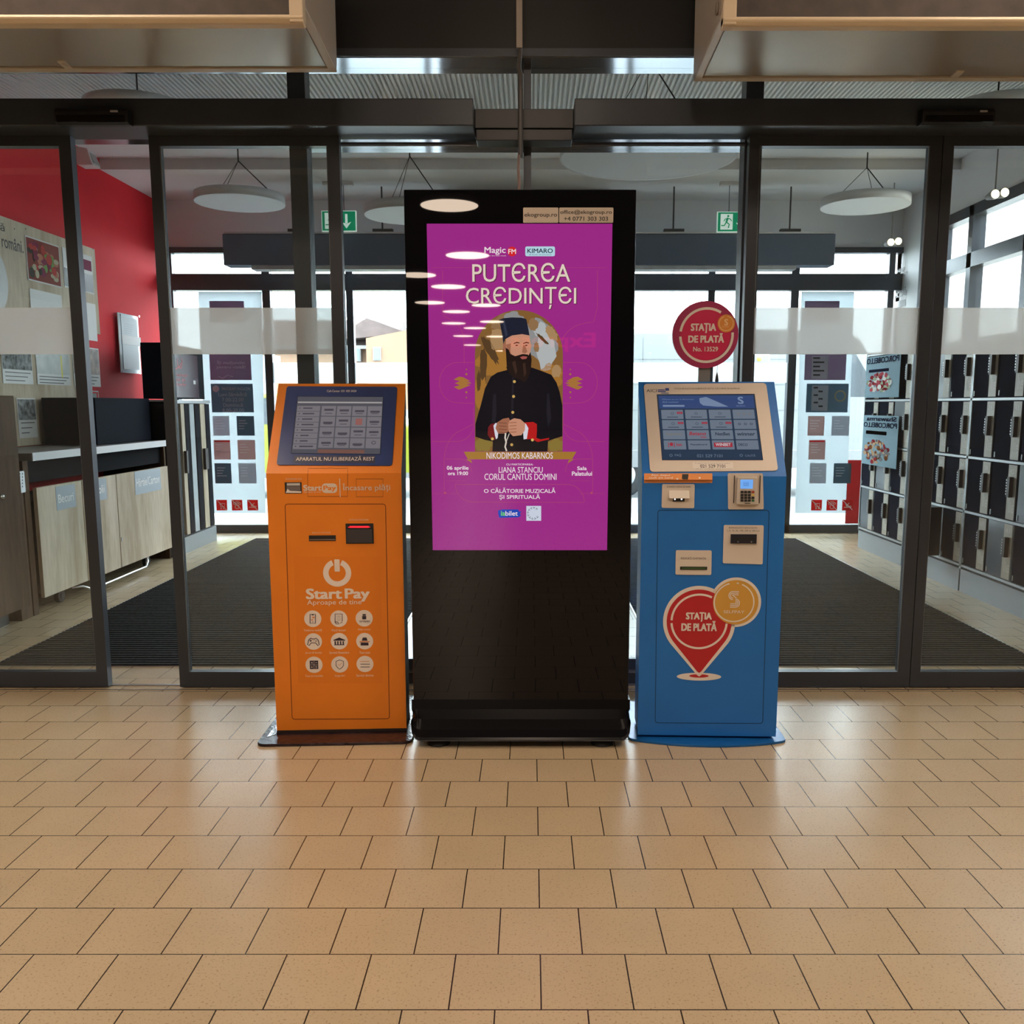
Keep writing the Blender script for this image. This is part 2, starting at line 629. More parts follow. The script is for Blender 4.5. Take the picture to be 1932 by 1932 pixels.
# ---- sliding door leaves
def leaf(n, label, x0, x1, y0, zt=2.5, band=True, sl=.045, sr=.053, bandz=(1.557, 1.762), gl=None):
    t = thing('door_%d' % n, label, 'sliding door', ((x0 + x1) / 2, y0, 0), kind='structure')
    b = MB()
    y1 = y0 + .045
    b.box(x0, y0, .006, x0 + sl, y1, zt); b.box(x1 - sr, y0, .006, x1, y1, zt)
    b.box(x0 + sl, y0, .006, x1 - sr, y1, .079); b.box(x0 + sl, y0, zt - .052, x1 - sr, y1, zt)
    b.build('door_frame', ALU, t)
    g = MB().box(x0 + sl, y0 + .018, .079, x1 - sr, y0 + .026, zt - .052)
    g.build('door_glass', gl or GLASS, t)
    s = MB().box(x0 + sl, y0 + .005, .079, x0 + sl + .004, y0 + .012, zt - .052).box(x1 - sr - .004, y0 + .005, .079, x1 - sr, y0 + .012, zt - .052)
    s.build('glass_seal', M('grey_seal', (.16, .17, .18), .35), t)
    if band:
        MB().box(x0 + sl, y0 + .014, bandz[0], x1 - sr, y0 + .0165, bandz[1]).build('frosted_band', FROST, t)
    return t


leaf(1, 'left sliding door leaf pushed half open, frosted band across it', -2.86, -2.005, YD, sr=.051)
leaf(2, 'sliding door leaf behind the orange kiosk with frosted band', -1.664, -.835, YD)
leaf(3, 'closed sliding door leaf beside the blue kiosk', .955, 1.797, YD)
leaf(4, 'closed sliding door leaf at the right edge before the lockers', 1.801, 2.66, YD)

# ---- operators
ZH0 = atY(700, 237, 4.03).z
ZH1 = atY(700, 185, 4.03).z
print('ZH', ZH0, ZH1)
b = MB().mat(ALU)
b.box(-4.15, 4.03, ZH0, -.24, 4.235, ZH1)
struct(b.build('trim_3', ALU, bevel=.004), 'long dark cover of the left door operator')
struct(MB().box(.185, 4.03, ZH0, 4.15, 4.235, ZH1).build('trim_4', ALU, bevel=.004), 'long dark cover of the right door operator')
zc_ = [atY(990, q, 4.13).z for q in (265, 243.5, 242, 205)]
b = MB().box(-.24, 4.13, zc_[2], .185, 4.235, zc_[3]).box(-.235, 4.13, zc_[0], .18, 4.235, zc_[1])
struct(b.build('trim_5', M('recess_cover', (.025, .026, .028), .35), bevel=.003), 'short dark cover between the door operators')
for n, (xa, xb, lab) in enumerate(((102, 238, 'black motion sensor on the left door operator cover'), (1741, 1880, 'black motion sensor on the right door operator cover'))):
    p0 = atY(xa, 232, 3.97); p1 = atY(xb, 200, 3.97)
    t = thing('motion_sensor', lab, 'sensor', ((p0.x + p1.x) / 2, 4.03, p0.z), group=None)
    pr = [(4.03, p1.z), (3.985, p1.z - .004), (3.972, p1.z - .02), (3.975, p0.z + .006), (4.0, p0.z), (4.03, p0.z)]
    MB().prism([(p0.x, y, z) for y, z in pr], (p1.x - p0.x, 0, 0)).build('sensor_housing', BLACKP, t, bevel=.003)
    MB().box(p0.x + .012, 3.968, p0.z + .005, p1.x - .012, 3.974, p0.z + .03).build('sensor_lens', BLKG, t)
    xl = p0.x + (p1.x - p0.x) * .78
    MB().box(xl, 3.967, p1.z - .024, xl + .03, 3.973, p1.z - .017).build('maker_plate', M('pale_print', (.35, .35, .35), .5), t)

# ---- outer front
b = MB().mat(ALU)
for xa, xb in ((-3.68, -3.62), (-2.72, -2.64), (-1.87, -1.80), (1.80, 1.87), (2.64, 2.72), (3.62, 3.68)):
    b.box(xa, YO - .03, 0, xb, YO + .06, 2.88)
b.box(-3.75, YO - .05, 2.48, 3.75, YO + .06, 2.64)
b.box(-3.75, YO - .04, 2.845, 3.75, YO + .06, 2.9)
b.box(-3.75, YO - .03, 0, 3.75, YO + .06, .085)
b.box(-1.04, YO - .02, 0, -.98, YO + .06, 2.5); b.box(.95, YO - .02, 0, 1.01, YO + .06, 2.5)
struct(b.build('trim_6', None), 'dark frame of the outer doors')
def pane(n, x0, x1, band, lab):
    b = MB().mat(GLASS2).box(x0, YO + .01, .085, x1, YO + .018, 2.48).box(x0, YO + .01, 2.64, x1, YO + .018, 2.845)
    o = struct(b.build('window_%d' % n, None), lab)
    if band:
        MB().box(x0, YO + .003, 1.557, x1, YO + .008, 1.762).build('frosted_band', FROST, None).parent = o
        MB().box(x0, YO + .004, 1.36, x1, YO + .008, 1.5).v
    return o
pane(4, -3.62, -2.72, False, 'fixed outer glazing carrying the notice panel on the left')
pane(5, -2.64, -1.87, True, 'outer sliding door glass on the left with a frosted band')
pane(6, -1.80, -1.04, True, 'outer sliding door glass beside the black column')
pane(7, 1.01, 1.80, True, 'outer sliding door glass behind the round sign')
pane(8, 1.87, 2.64, True, 'outer sliding door glass on the right with a frosted band')
pane(9, 2.72, 3.62, False, 'fixed outer glazing carrying the notice panel on the right')
# side window of the lobby
b = MB().mat(ALU)
for ya in (5.2, 6.1, 7.0, 7.9, 8.52):
    b.box(XW - .05, ya, .9, XW + .06, ya + .08, 2.99)
for z0, z1 in ((2.9, 2.99), (2.48, 2.6), (.9, .98)):
    b.box(XW - .05, 5.2, z0, XW + .06, 8.6, z1)
b.mat(GLASS2); b.box(XW + .01, 5.2, .9, XW + .018, 8.6, 2.99)
struct(b.build('window_10', None), 'dark framed side window above the parcel lockers')

# ---- entrance mats
RIBM = M('black_rib_carpet', (.016, .015, .015), .9, spec=.1, noise=(60, .5))
GROOVE = M('mat_channel', (.42, .41, .40), .5, .3)
def mat_(name, x0, x1, y0, y1, label):
    b = MB().mat(GROOVE).box(x0, y0, .0005, x1, y1, .003)
    b.mat(RIBM)
    y = y0 + .004
    while y < y1 - .03:
        b.box(x0 + .006, y, .003, x1 - .006, y + .029, .011)
        y += .0445
    b.mat(STEEL)
    b.box(x0 - .008, y0, .0005, x0, y1, .006).box(x1, y0, .0005, x1 + .008, y1, .006)
    return tag(b.build(name, None), label, 'mat')
mat_('entrance_mat', -2.76, -.765, 4.53, 9.05, 'long black ribbed entrance mat on the left of the lobby')
mat_('entrance_mat', .672, 2.66, 4.53, 9.03, 'long black ribbed entrance mat beside the parcel lockers')

# =================================================================== STORE LAMPS (far ones seen mirrored in the glass, near ones added)
lamp_e = M('lamp_diffuser', (.9, .85, .75), .5, emit=LAMP_COL, es=LAMP_POWER)
lamp_r = M('lamp_rim', (.6, .58, .55), .5)
lamp = thing('ceiling_lamp', 'round warm white disc lamp under the store ceiling', 'lamp', (0, 0, 4.0), 'round warm lamps under the store ceiling')
MB().lathe((0, 0, 4.0), [(.40, 0), (.41, .01), (.41, .07), (.38, .08)], n=40).build('rim', lamp_r, lamp)
MB().lathe((0, 0, 4.0), [(.001, -.006), (.385, -.006), (.39, .002)], n=40).build('diffuser', lamp_e, lamp)
MB().tube([(0, 0, 4.07), (0, 0, 4.3)], .006).build('cable', BLACKP, lamp)
spots = [(-2.3, .3), (2.2, .2), (0, -.6), (-5.2, 1.0), (5.2, 1.0), (-2.2, 2.6), (2.4, 2.6)]  # unseen lamps added near the camera for warm light, kept out of reflections
for px_, py_ in ((848, 388), (882, 482), (787, 519), (846, 541), (811, 571), (917, 576), (861, 588), (856, 610), (928, 607), (896, 619), (874, 634), (936, 635), (891, 651), (950, 662)):
    d = ray(px_, py_)
    t = (4.0 - H) / d.z
    p = CAM + d * t
    spots.append((p.x, 7.0 - p.y))
for i, (x, y) in enumerate(spots):
    if i == 0:
        lamp.location = (x, y, 4.0)
    else:
        dup(lamp, (x, y, 4.0))
# mirrored hanging sign of the store, far behind the camera
S = Surf((0, -9, 2.2), (-1, 0, 0), (0, 0, 1))
b = MB().mat(M('store_sign_board', (.10, .08, .08), .6)).box(-.48, -9.06, 2.1, 1.25, -9.005, 2.68)
b.mat(M('red_sign_light', (.4, .01, .01), .4, emit=(1, .02, .02), es=3.0))
b.text(S, 'Express', (-1.12, .04, .35, .36), .004, .02)
tag(b.build('hanging_sign', None), 'dark hanging sign with red letters in the store', 'sign')
for xw_ in (.9, -.2):
    MB().tube([(xw_, -9.03, 2.68), (xw_, -9.03, 4.3)], .006).build('wire', BLACKP, bpy.data.objects['hanging_sign'])

# =================================================================== AIR CURTAINS over the doors
CREAM = M('cream_enamel', (.52, .47, .40), .28, spec=.6)
CREAMP = M('cream_panel', (.50, .46, .40), .24, .55)
GRILLE = M('brown_intake_grille', (.060, .045, .036), .6, noise=(14, .25, (1, 8, 1)))


def air_curtain(label, side, xin, xout, yf, yb, z0, by0, by1):
    t = thing('air_curtain', label, 'air curtain', ((xin + xout) / 2, (yf + yb) / 2, z0), group=None)
    s = 1 if xout > xin else -1
    xa, xb = min(xin, xout), max(xin, xout)
    # housing: upper front face sloping, box body
    prof = [(yf + .04, z0 + .035), (yb - .01, z0 + .006), (yb, z0 + .03), (yb, z0 + .75), (yf + .04, z0 + .75)]
    b = MB().prism([(xa, y, z) for y, z in prof], (xb - xa, 0, 0))
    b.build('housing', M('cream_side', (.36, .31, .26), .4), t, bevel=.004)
    # glossy bottom panel with frame
    c = MB()
    zb = lambda y: z0 + .035 - (y - yf - .04) / (yb - .01 - yf - .04) * .029
    e = .028
    def strip(x0, x1, y0, y1, h):
        c.prism([(x0, y0, zb(y0)), (x1, y0, zb(y0)), (x1, y1, zb(y1)), (x0, y1, zb(y1))], (0, 0, -h))
    strip(xa, xb, yb - .04, yb - .006, .009)
    strip(xin if s > 0 else xin - e, xin + e if s > 0 else xin, yf + .045, yb - .01, .009)
    xm = xin + s * 1.0
    strip(min(xm, xm + s * .03), max(xm, xm + s * .03), yb - .10, yb - .04, .009)
    c.build('bottom_frame', CREAM, t, bevel=.002)
    c = MB()
    x0_, x1_ = (xin + .034, xout) if s > 0 else (xout, xin - .034)
    c.prism([(x0_, yf + .045, zb(yf + .045)), (x1_, yf + .045, zb(yf + .045)), (x1_, yb - .05, zb(yb - .05)), (x0_, yb - .05, zb(yb - .05))], (0, 0, -.004))
    c.build('bottom_panel', CREAMP, t)
    # rounded front frame
    c = MB()
    r = .022
    za, zt_ = atY(500, by1, yf).z, atY(500, by0, yf).z
    pr = [(yf + .045, za + .0), (yf + .012, za + .003), (yf, za + .016), (yf, zt_ - .008), (yf + .008, zt_), (yf + .045, zt_)]
    c.prism([(xa if s < 0 else xin, y, z) for y, z in pr], ((xb - xa), 0, 0))
    w = .045
    xs0 = xin if s > 0 else xin - w
    c.box(xs0, yf + .002, za + .005, xs0 + w, yf + .045, z0 + .75)
    c.box(xa, yf + .002, z0 + .70, xb, yf + .045, z0 + .75)
    c.build('front_frame', M('warm_cream_frame', (.62, .50, .34), .35), t, bevel=.005, segs=3)
    c = MB()
    c.box(x0_ + .01, yf + .02, za + .01, x1_, yf + .03, z0 + .71)
    c.build('intake_grille', GRILLE, t)
    MB().box(xin + s * .3, (yf + yb) / 2 - .02, z0 + .75, xin + s * .34, (yf + yb) / 2 + .02, 4.3).build('bracket', BLACKP, t)
    return t


t = air_curtain('cream air curtain hanging above the left sliding doors', -1, -.745, -3.2, 3.19, 3.73, 2.6, 25, 44)
t = air_curtain('cream air curtain hanging above the right sliding doors', 1, .645, 3.2, 3.26, 3.83, 2.6, 29, 49)
c = MB()
c.lathe((.643, 3.36, 2.68), [(.001, -.004), (.02, -.004), (.02, 0)], 'x', 20)
c.build('screw_cap', M('dark_cream', (.25, .21, .17), .5), t)  # screw cap in a darker cream

# ---- conduit and cables down to the totem
t = thing('cable_conduit', 'grey conduit and cables dropping from above onto the black totem', 'conduit', (-.03, 3.9, 2.1))
pa = atY(980, 92, 3.95)
MB().box(pa.x - .012, 3.935, pa.z, pa.x + .012, 3.955, 4.3).build('trunking', M('pale_trunking', (.42, .37, .32), .4), t)
MB().tube([atY(982, 90, 3.94), atY(979, 128, 3.98), atY(982, 140, 4.0), atY(982, 180, 4.0), atY(982, 296, 4.0)], [.008, .010, .011, .011, .011], 10).build('sleeve', M('grey_sleeve', (.10, .10, .105), .35), t)
MB().tube([atY(979, 294, 3.99), atY(978, 320, 3.9), atY(980, 345, 3.75), (-.045, 3.6, 2.12)], .006, 8).build('cable', M('pinkish_cable', (.50, .36, .32), .5), t)

# =================================================================== BLACK TOTEM
t = thing('advertising_totem', 'tall black advertising totem with a lit purple concert poster', 'advertising totem', (-.0385, 3.56, 0))
TX0, TX1, TZ = -.468, .391, 2.117
b = MB().box(TX0, 3.503, .16, TX1, 3.60, TZ)
b.build('casing', M('black_casing', (.01, .01, .012), .3, .3), t, bevel=.004)
b = MB().box(TX0 + .003, 3.495, .165, TX1 - .003, 3.503, TZ - .004)
b.build('front_glass', BLKG, t, bevel=.0015)
# flared base
prof = [(3.495, .168), (3.488, .130), (3.470, .095), (3.440, .062), (3.405, .044), (3.40, .036), (3.40, .030), (3.70, .030), (3.70, .06), (3.60, .12), (3.60, .168)]
nseg = 110
vsb = []; fsb = []
for i in range(nseg + 1):
    # rounded ends: inset of the front and lift of the bottom edge near both ends
    s_ = i / nseg
    d0 = min(s_, 1 - s_) * (TX1 - TX0 + .012)
    x = TX0 - .006 + s_ * (TX1 - TX0 + .012)
    if d0 < .045:
        k = 1 - math.sqrt(max(0, 1 - ((.045 - d0) / .045) ** 2))
    else:
        k = 0
    for y, z in prof:
        yy = y + (.06 * k if y < 3.49 and z < .13 else 0)
        zz = z + (.05 * k * max(0, (3.49 - y) / .09) if z < .13 else 0)
        vsb.append((x, min(yy, 3.60) if y < 3.6 else yy, zz))
n = len(prof)
for i in range(nseg):
    for k in range(n):
        fsb.append((i * n + k, i * n + (k + 1) % n, (i + 1) * n + (k + 1) % n, (i + 1) * n + k))
fsb += [tuple(range(n - 1, -1, -1)), tuple(nseg * n + k for k in range(n))]
b = MB().add(vsb, fsb)
ob = b.build('base', M('black_base', (.006, .006, .007), .22, spec=.12), t)
rim = [vsb[i * n + 5] for i in range(nseg + 1)]
MB().tube([Vector(p) + Vector((0, -.001, -.003)) for p in rim], .0013, 6).build('edge_trim', M('dull_trim', (.10, .10, .11), .4, .5), t)
for xf in (-.365, .285):
    MB().lathe((xf, 3.46, 0), [(.045, 0), (.045, .012), (.03, .02), (.02, .032)], n=24).build('foot', RUB, t)
# name plates
PL = M('champagne_plate', (.50, .42, .34), .35, .35)
INK = M('dark_ink', (.02, .018, .016), .5)
S = Surf((0, 3.495, 0), (1, 0, 0), (0, 0, 1))
for (x0, y0, x1, y1), lines in (((987, 392, 1053.5, 420.5), [('ekogroup.ro', 989.5, 401.5, 1051, 411.5)]),
                                ((1055, 392, 1157, 420.5), [('office@ekogroup.ro', 1057, 396.5, 1154.5, 406), ('+4 0771 303 303', 1064, 409, 1147, 417)])):
    b = MB().mat(PL).slab(S, rounded(box2(S.R(x0, y0, x1, y1)), .004), 0, .003)
    b.mat(INK)
    for tx, a, c_, d_, e_ in lines:
        b.text(S, tx, S.R(a, c_, d_, e_), .0034, .012)
    b.build('name_plate', None, t)

# ---- poster on the screen, one mesh
S = Surf((0, 3.4945, 0), (1, 0, 0), (0, 0, 1))
PS = 1.0
def pc(name, r, g, bl, s=1.0):
    return led('screen_' + name, E(r, g, bl), s)
B = MB()
PUR = pc('purple', 166, 44, 142)
B.mat(PUR).slab(S, [S.px(805, 422), S.px(1155.5, 422), S.px(1145.3, 1038), S.px(816.5, 1038)], -.001, 0)
OR = pc('thin_orange', 190, 78, 110)
def pl(pts, w=.0012, h=.0003, closed=False):
    B.line(S, S.P(pts), w, h, closed)
B.mat(OR)
def qarc(cx, cy, rx, ry, a0, a1, n=14):
    return [(cx + rx * math.cos(math.radians(a0 + (a1 - a0) * k / n)), cy - ry * math.sin(math.radians(a0 + (a1 - a0) * k / n))) for k in range(n + 1)]
pl([(835, 510), (835, 590)] + qarc(800, 640, 75, 50, 60, 0) + [(876, 685)])
pl([(1127, 510), (1127, 580)] + qarc(1120, 650, 60, 42, 90, 180) + [(1060, 690)])
pl([(815, 505), (1145, 505)], .0008)
for sx in (1, -1):
    m_ = lambda x: 978 + sx * (x - 978)
    pl([(m_(893), 684), (m_(862), 684)] + [(m_(x), y) for x, y in qarc(862, 722, 33, 38, 90, 270)] + [(m_(893), 761)])
    pl([(m_(838), 930), (m_(838), 890)] + [(m_(x), y) for x, y in qarc(885, 868, 47, 60, 180, 120)] + [(m_(893), 800)])
    pl([(m_(815), 833), (m_(862), 833)] + [(m_(x), y) for x, y in qarc(862, 800, 32, 33, -90, 0)] + [(m_(893), 770)])
    pl([(m_(840), 866), (m_(870), 866)] + [(m_(x), y) for x, y in qarc(868, 890, 21, 24, 90, 0)])
    pl([(m_(815), 931), (m_(862), 931)], .0008)
    pl([(m_(842), 907), (m_(880), 907)], .0008)
    B.disc(S, S.px(m_(840), 930), .0045, .0003, 12)
pl([(859, 914), (1070, 914)] + qarc(1070, 946, 32, 32, 90, 0) + [(1102, 948), (890, 947)] + qarc(892, 914, 33, 33, 270, 180), .0014, closed=True)
GO = pc('gold', 176, 120, 60)
B.mat(GO)
for sx in (1, -1):
    m_ = lambda x: 978 + sx * (x - 978)
    for dx, dy, a in ((0, 0, 0), (-2, -7, 18), (-2, 7, -18)):
        pts = [(858 + dx, 723 + dy), (868 + dx, 719 + dy * 1.2), (876 + dx, 718 + dy * .9), (890 + dx, 723 + dy * .5), (876 + dx, 726 + dy * .9), (868 + dx, 727 + dy * 1.2)]
        B.flat(S, S.P([(m_(x), y) for x, y in (pts if sx > 0 else pts[::-1])]), .0004)
    for yy, rr in ((697, 1.3), (706, 2.0), (740, 2.0), (750, 1.3)):
        B.disc(S, S.px(m_(880), yy), rr * .002, .0004, 12)
# heading
CRM = pc('cream_letters', 240, 222, 205)
SHD = pc('letter_shadow', 96, 44, 70)
for tx, bx in (('PUTЄRЄA', (891, 496, 1076, 532)), ('CRЄDINȚЄI', (879, 541, 1087, 583))):
    B.mat(SHD).text(S, tx, S.R(bx[0] + 1.2, bx[1] + 1, bx[2] + 1.6, bx[3] + 1.2), .0003, .010)
    B.mat(CRM).text(S, tx, S.R(*bx), .0006, .004)
B.mat(pc('white', 250, 235, 240)).text(S, 'Magic', S.R(914, 466, 954, 481), .0004, .012)
B.text(S, 'always the best music', S.R(914, 481.5, 955, 484), .0004)
B.mat(pc('red', 225, 40, 50)).disc(S, S.px(966, 474.5), .0175, .0004, 28)
B.mat(pc('white', 0, 0, 0)).text(S, 'FM', S.R(959, 470, 973.5, 479), .0008, .012)
B.mat(pc('icy_box', 190, 225, 240)).flat(S, rounded(box2(S.R(991, 465, 1047, 483.5)), .007), .0004)
B.mat(pc('ink', 14, 22, 44)).text(S, 'KIMARO', S.R(995, 469, 1043, 477.5), .0008, .012)
B.text(S, 'all kinds of concerts', S.R(998, 479.5, 1040, 481.5), .0008)
# arched photograph
arch = [(896, 852), (1061.5, 852), (1062, 668)] + qarc(979, 668, 83, 83, 0, 180, 28)[1:] + [(896, 668)]
clipL, clipR = 896, 1062
B.mat(pc('photo_brown', 138, 98, 52)).flat(S, S.P(arch), .0004)
def blob(m, x, y, rx, ry, h, seed=0, n=22, rot=0):
    rnd = random.Random(seed)
    pts = []
    for k in range(n):
        a = 2 * math.pi * k / n
        q = 1 + rnd.uniform(-.18, .18)
        ex, ey = rx * q * math.cos(a), ry * q * math.sin(a)
        X = x + ex * math.cos(rot) - ey * math.sin(rot); Y = y - ex * math.sin(rot) - ey * math.cos(rot)
        X = min(max(X, clipL + .5), clipR - .5)
        if Y < 668:
            dx = X - 979
            lim = 668 - math.sqrt(max(0, 82.5 ** 2 - dx * dx))
            Y = max(Y, lim)
        Y = min(Y, 851.5)
        pts.append((X, Y))
    B.mat(m).flat(S, S.P(pts), h)
pb = [pc('photo_pale', 150, 150, 150), pc('photo_white', 186, 190, 190), pc('photo_ochre', 170, 118, 52), pc('photo_dark', 92, 66, 40), pc('photo_olive', 142, 120, 56), pc('photo_tan', 176, 140, 98), pc('photo_mix', 150, 116, 80)]
blob(pb[6], 955, 612, 28, 22, .0006, 1)
blob(pb[0], 968, 602, 18, 14, .0008, 2); blob(pb[0], 1018, 640, 30, 42, .0006, 3, rot=.5)
blob(pb[1], 1030, 662, 20, 34, .0008, 4); blob(pb[1], 1018, 622, 12, 14, .0008, 5); blob(pb[6], 1006, 612, 9, 12, .0010, 6)
blob(pb[5], 1040, 628, 9, 16, .0010, 7, rot=.6); blob(pb[3], 1024, 640, 3, 16, .0010, 8, rot=.8); blob(pb[6], 1012, 655, 5, 10, .0010, 9)
blob(pb[2], 930, 680, 30, 30, .0006, 10); blob(pb[3], 912, 690, 7, 34, .0008, 11); blob(pb[3], 925, 660, 8, 30, .0008, 12, rot=.5)
blob(pb[5], 938, 640, 14, 22, .0008, 13); blob(pb[2], 1040, 712, 22, 26, .0008, 14); blob(pb[2], 908, 745, 14, 32, .0010, 15)
blob(pb[4], 912, 838, 18, 13, .0006, 16); blob(pb[4], 1048, 840, 15, 12, .0006, 17); blob(pb[5], 1050, 700, 9, 12, .0010, 18); blob(pb[3], 903, 720, 4, 20, .0012, 19)
def pg(m, pts, h):
    B.mat(m).flat(S, S.P(pts), h)
COAT_ = pc('coat', 16, 15, 24); COAT2 = pc('coat_fold', 32, 30, 40); HAT = pc('hat', 30, 34, 52); SKIN = pc('skin', 208, 148, 120); SKD = pc('skin_shade', 168, 108, 82)
BRD = pc('beard', 34, 22, 20); BRD2 = pc('beard_light', 62, 42, 34); REDC = pc('red_cuff', 190, 28, 30); REDD = pc('red_lining', 120, 30, 34); WHC = pc('shirt_cuff', 226, 224, 236); GB = pc('gold_button', 232, 192, 110)
pg(COAT_, [(929, 852), (1033, 852), (1034, 832), (1045, 828), (1061, 823), (1061, 765), (1056, 740), (1050, 722), (1040, 707), (1022, 700), (1005, 694), (995, 692), (955, 692), (957, 698), (938, 703), (926, 711), (915, 733), (907, 765), (903, 778), (897, 800), (897, 824), (915, 830), (930, 833)], .0014)
pg(COAT2, [(930, 745), (936, 742), (937, 780), (934, 800), (928, 796)], .0016)
pg(COAT2, [(1032, 742), (1036, 742), (1040, 790), (1034, 806), (1031, 780)], .0016)
pg(COAT2, [(967, 700), (970, 700), (968, 800), (963, 800)], .0016)
# head
pg(SKD, [(949, 648), (954, 645), (957, 652), (958, 664), (953, 664), (949, 657)], .0014)
pg(SKIN, [(954, 640), (965, 632), (985, 630), (999, 633), (1000, 642), (1003, 653), (1001, 661), (999, 676), (985, 684), (970, 680), (959, 670), (955, 655)], .0016)
pg(SKD, [(955, 650), (964, 648), (963, 664), (968, 674), (962, 674), (957, 664)], .0018)
pg(BRD, [(954, 656), (960, 660), (963, 668), (972, 672), (979, 670), (986, 668), (993, 669), (997, 671), (1001, 664), (1003, 678), (1002, 693), (999, 706), (995, 716), (989, 722), (980, 716), (968, 712), (960, 703), (956, 690), (955, 672)], .0020)
pg(BRD2, [(966, 684), (972, 680), (976, 700), (973, 708)], .0022)
pg(BRD2, [(986, 686), (991, 684), (993, 704), (989, 712)], .0022)
pg(pc('lips', 176, 90, 84), [(981, 674), (987, 672), (995, 673), (993, 677), (985, 678)], .0024)
pg(BRD, [(978, 671), (987, 668), (996, 669), (998, 672), (988, 671), (980, 674)], .0024)
pg(SKD, [(987, 651), (991, 652), (995, 664), (991, 667), (985, 665)], .0020)
for ex in (975, 993):
    pg(BRD, [(ex - 6, 647.5), (ex, 645), (ex + 5, 646.5), (ex + 5, 648), (ex, 647.2), (ex - 6, 649)], .0024)
    pg(BRD, [(ex - 3.5, 652), (ex, 650.6), (ex + 3, 651.6), (ex, 653)], .0024)
pg(HAT, [(942, 603), (950, 600.5), (966, 599), (984, 599.5), (993, 602), (996, 616), (999, 633), (985, 630.5), (966, 633), (953, 640), (950, 650), (947, 630)], .0026)
pg(pc('hat_light', 50, 56, 76), [(948, 606), (952, 604), (958, 632), (954, 636)], .0028)
# arms and hands
pg(REDD, [(921, 806), (926, 800), (936, 798), (934, 830), (925, 828), (920, 820)], .0018)
pg(REDC, [(990, 797), (1006, 796), (1013, 800), (1013, 814), (1012, 826), (1020, 829), (1036, 826), (1036, 829), (1014, 834), (1004, 828), (994, 829)], .0018)
pg(WHC, [(931, 803), (935, 798), (942, 799), (939, 826), (936, 829), (934, 822)], .0020)
pg(WHC, [(986, 800), (992, 799), (997, 808), (994, 828), (988, 829)], .0020)
pg(SKD, [(938, 797), (949, 790), (960, 788), (963, 795), (961, 812), (954, 818), (940, 818), (935, 808)], .0022)
pg(SKIN, [(961, 794), (970, 789), (982, 791), (991, 799), (990, 812), (984, 821), (968, 823), (960, 815), (959, 801)], .0024)
for k in range(4):
    y = 797 + k * 6
    pg(SKD, [(961, y), (974, y - 1), (975, y + .6), (961, y + 1.6)], .0026)
    pg(pc('knuckle_line', 120, 70, 56), [(941, y), (956, y + 1), (956, y + 2.2), (941, y + 1.2)], .0026)
for x, y in ((970.5, 720), (969, 748), (967.5, 778), (965.5, 839), (929, 828), (1004.5, 830)):
    B.mat(GB).disc(S, S.px(x, y), .0055, .0028, 18)
B.mat(pc('button_shade', 150, 110, 60))
for x, y in ((970.5, 720), (969, 748), (967.5, 778), (965.5, 839)):
    B.arc(S, S.px(x, y), .0028, .004, 0, 360, .0030, 16)
B.mat(pc('rope', 226, 214, 200)).line(S, S.P([(954, 817), (953, 826), (955, 834), (953, 843), (956, 851)]), .006, .0028)
B.line(S, S.P([(961, 818), (957, 828), (955, 834)]), .003, .0028)
# banner and lower text
B.mat(pc('banner_gold', 172, 124, 52)).flat(S, S.P([(875, 852.3), (1087.5, 852.3), (1079, 866.5), (883, 866.5)]), .0030)
B.flat(S, S.P([(878, 866), (889, 868), (891, 874)]), .0012); B.flat(S, S.P([(1084, 866), (1073, 868), (1071, 874)]), .0012)
WT = pc('poster_white', 248, 232, 240)
B.mat(WT)
for tx, bx, bo, h in (('NIKODIMOS KABARNOS', (918, 853.5, 1043, 865.5), .004, .0034), ('CU PARTICIPAREA:', (955, 874.5, 1006, 878), .01, .0006), ('LIANA STANCIU', (941, 881, 1024, 892), .004, .0006),
                      ('CORUL CANTUS DOMINI', (914, 893.5, 1050, 905.5), .004, .0006), ('06 aprilie', (843, 879, 884, 888.5), .02, .0006), ('ora 19:00', (845, 889.5, 883, 896.5), .02, .0006),
                      ('Sala', (1089, 880, 1107, 887), .02, .0006), ('Palatului', (1079, 889.5, 1117, 897.5), .02, .0006), ('O CĂLĂTORIE MUZICALĂ', (913, 920, 1048, 930), .012, .0006),
                      ('ȘI SPIRITUALĂ', (942, 931.5, 1019, 943.5), .012, .0006)):
    B.text(S, tx, S.R(*bx), h, bo)
B.mat(pc('ticket_blue', 22, 70, 190)).flat(S, S.P([(939.5, 963), (948, 961), (978, 961), (979, 965), (984, 965), (981, 969), (983, 973), (978, 976), (942, 977), (940, 970)]), .0006)
B.mat(pc('ticket_green', 120, 230, 90)).text(S, 'ia', S.R(945, 964, 953, 973), .001, .015)
B.mat(WT).text(S, 'bilet', S.R(953.5, 964, 977, 973), .001, .015)
B.mat(pc('pale_square', 214, 222, 240)).flat(S, box2(S.R(993, 954.5, 1021, 982.5)), .0006)
B.mat(pc('ink', 0, 0, 0))
cc = S.px(1006.5, 968.5)
for k in range(10):
    a = 45 + k * 29
    B.arc(S, cc, .0215, .0235, a, a + 20, .001, 4)
    B.arc(S, cc, .0170, .0190, a + 6, a + 14, .001, 3)
B.build('screen', None, t)

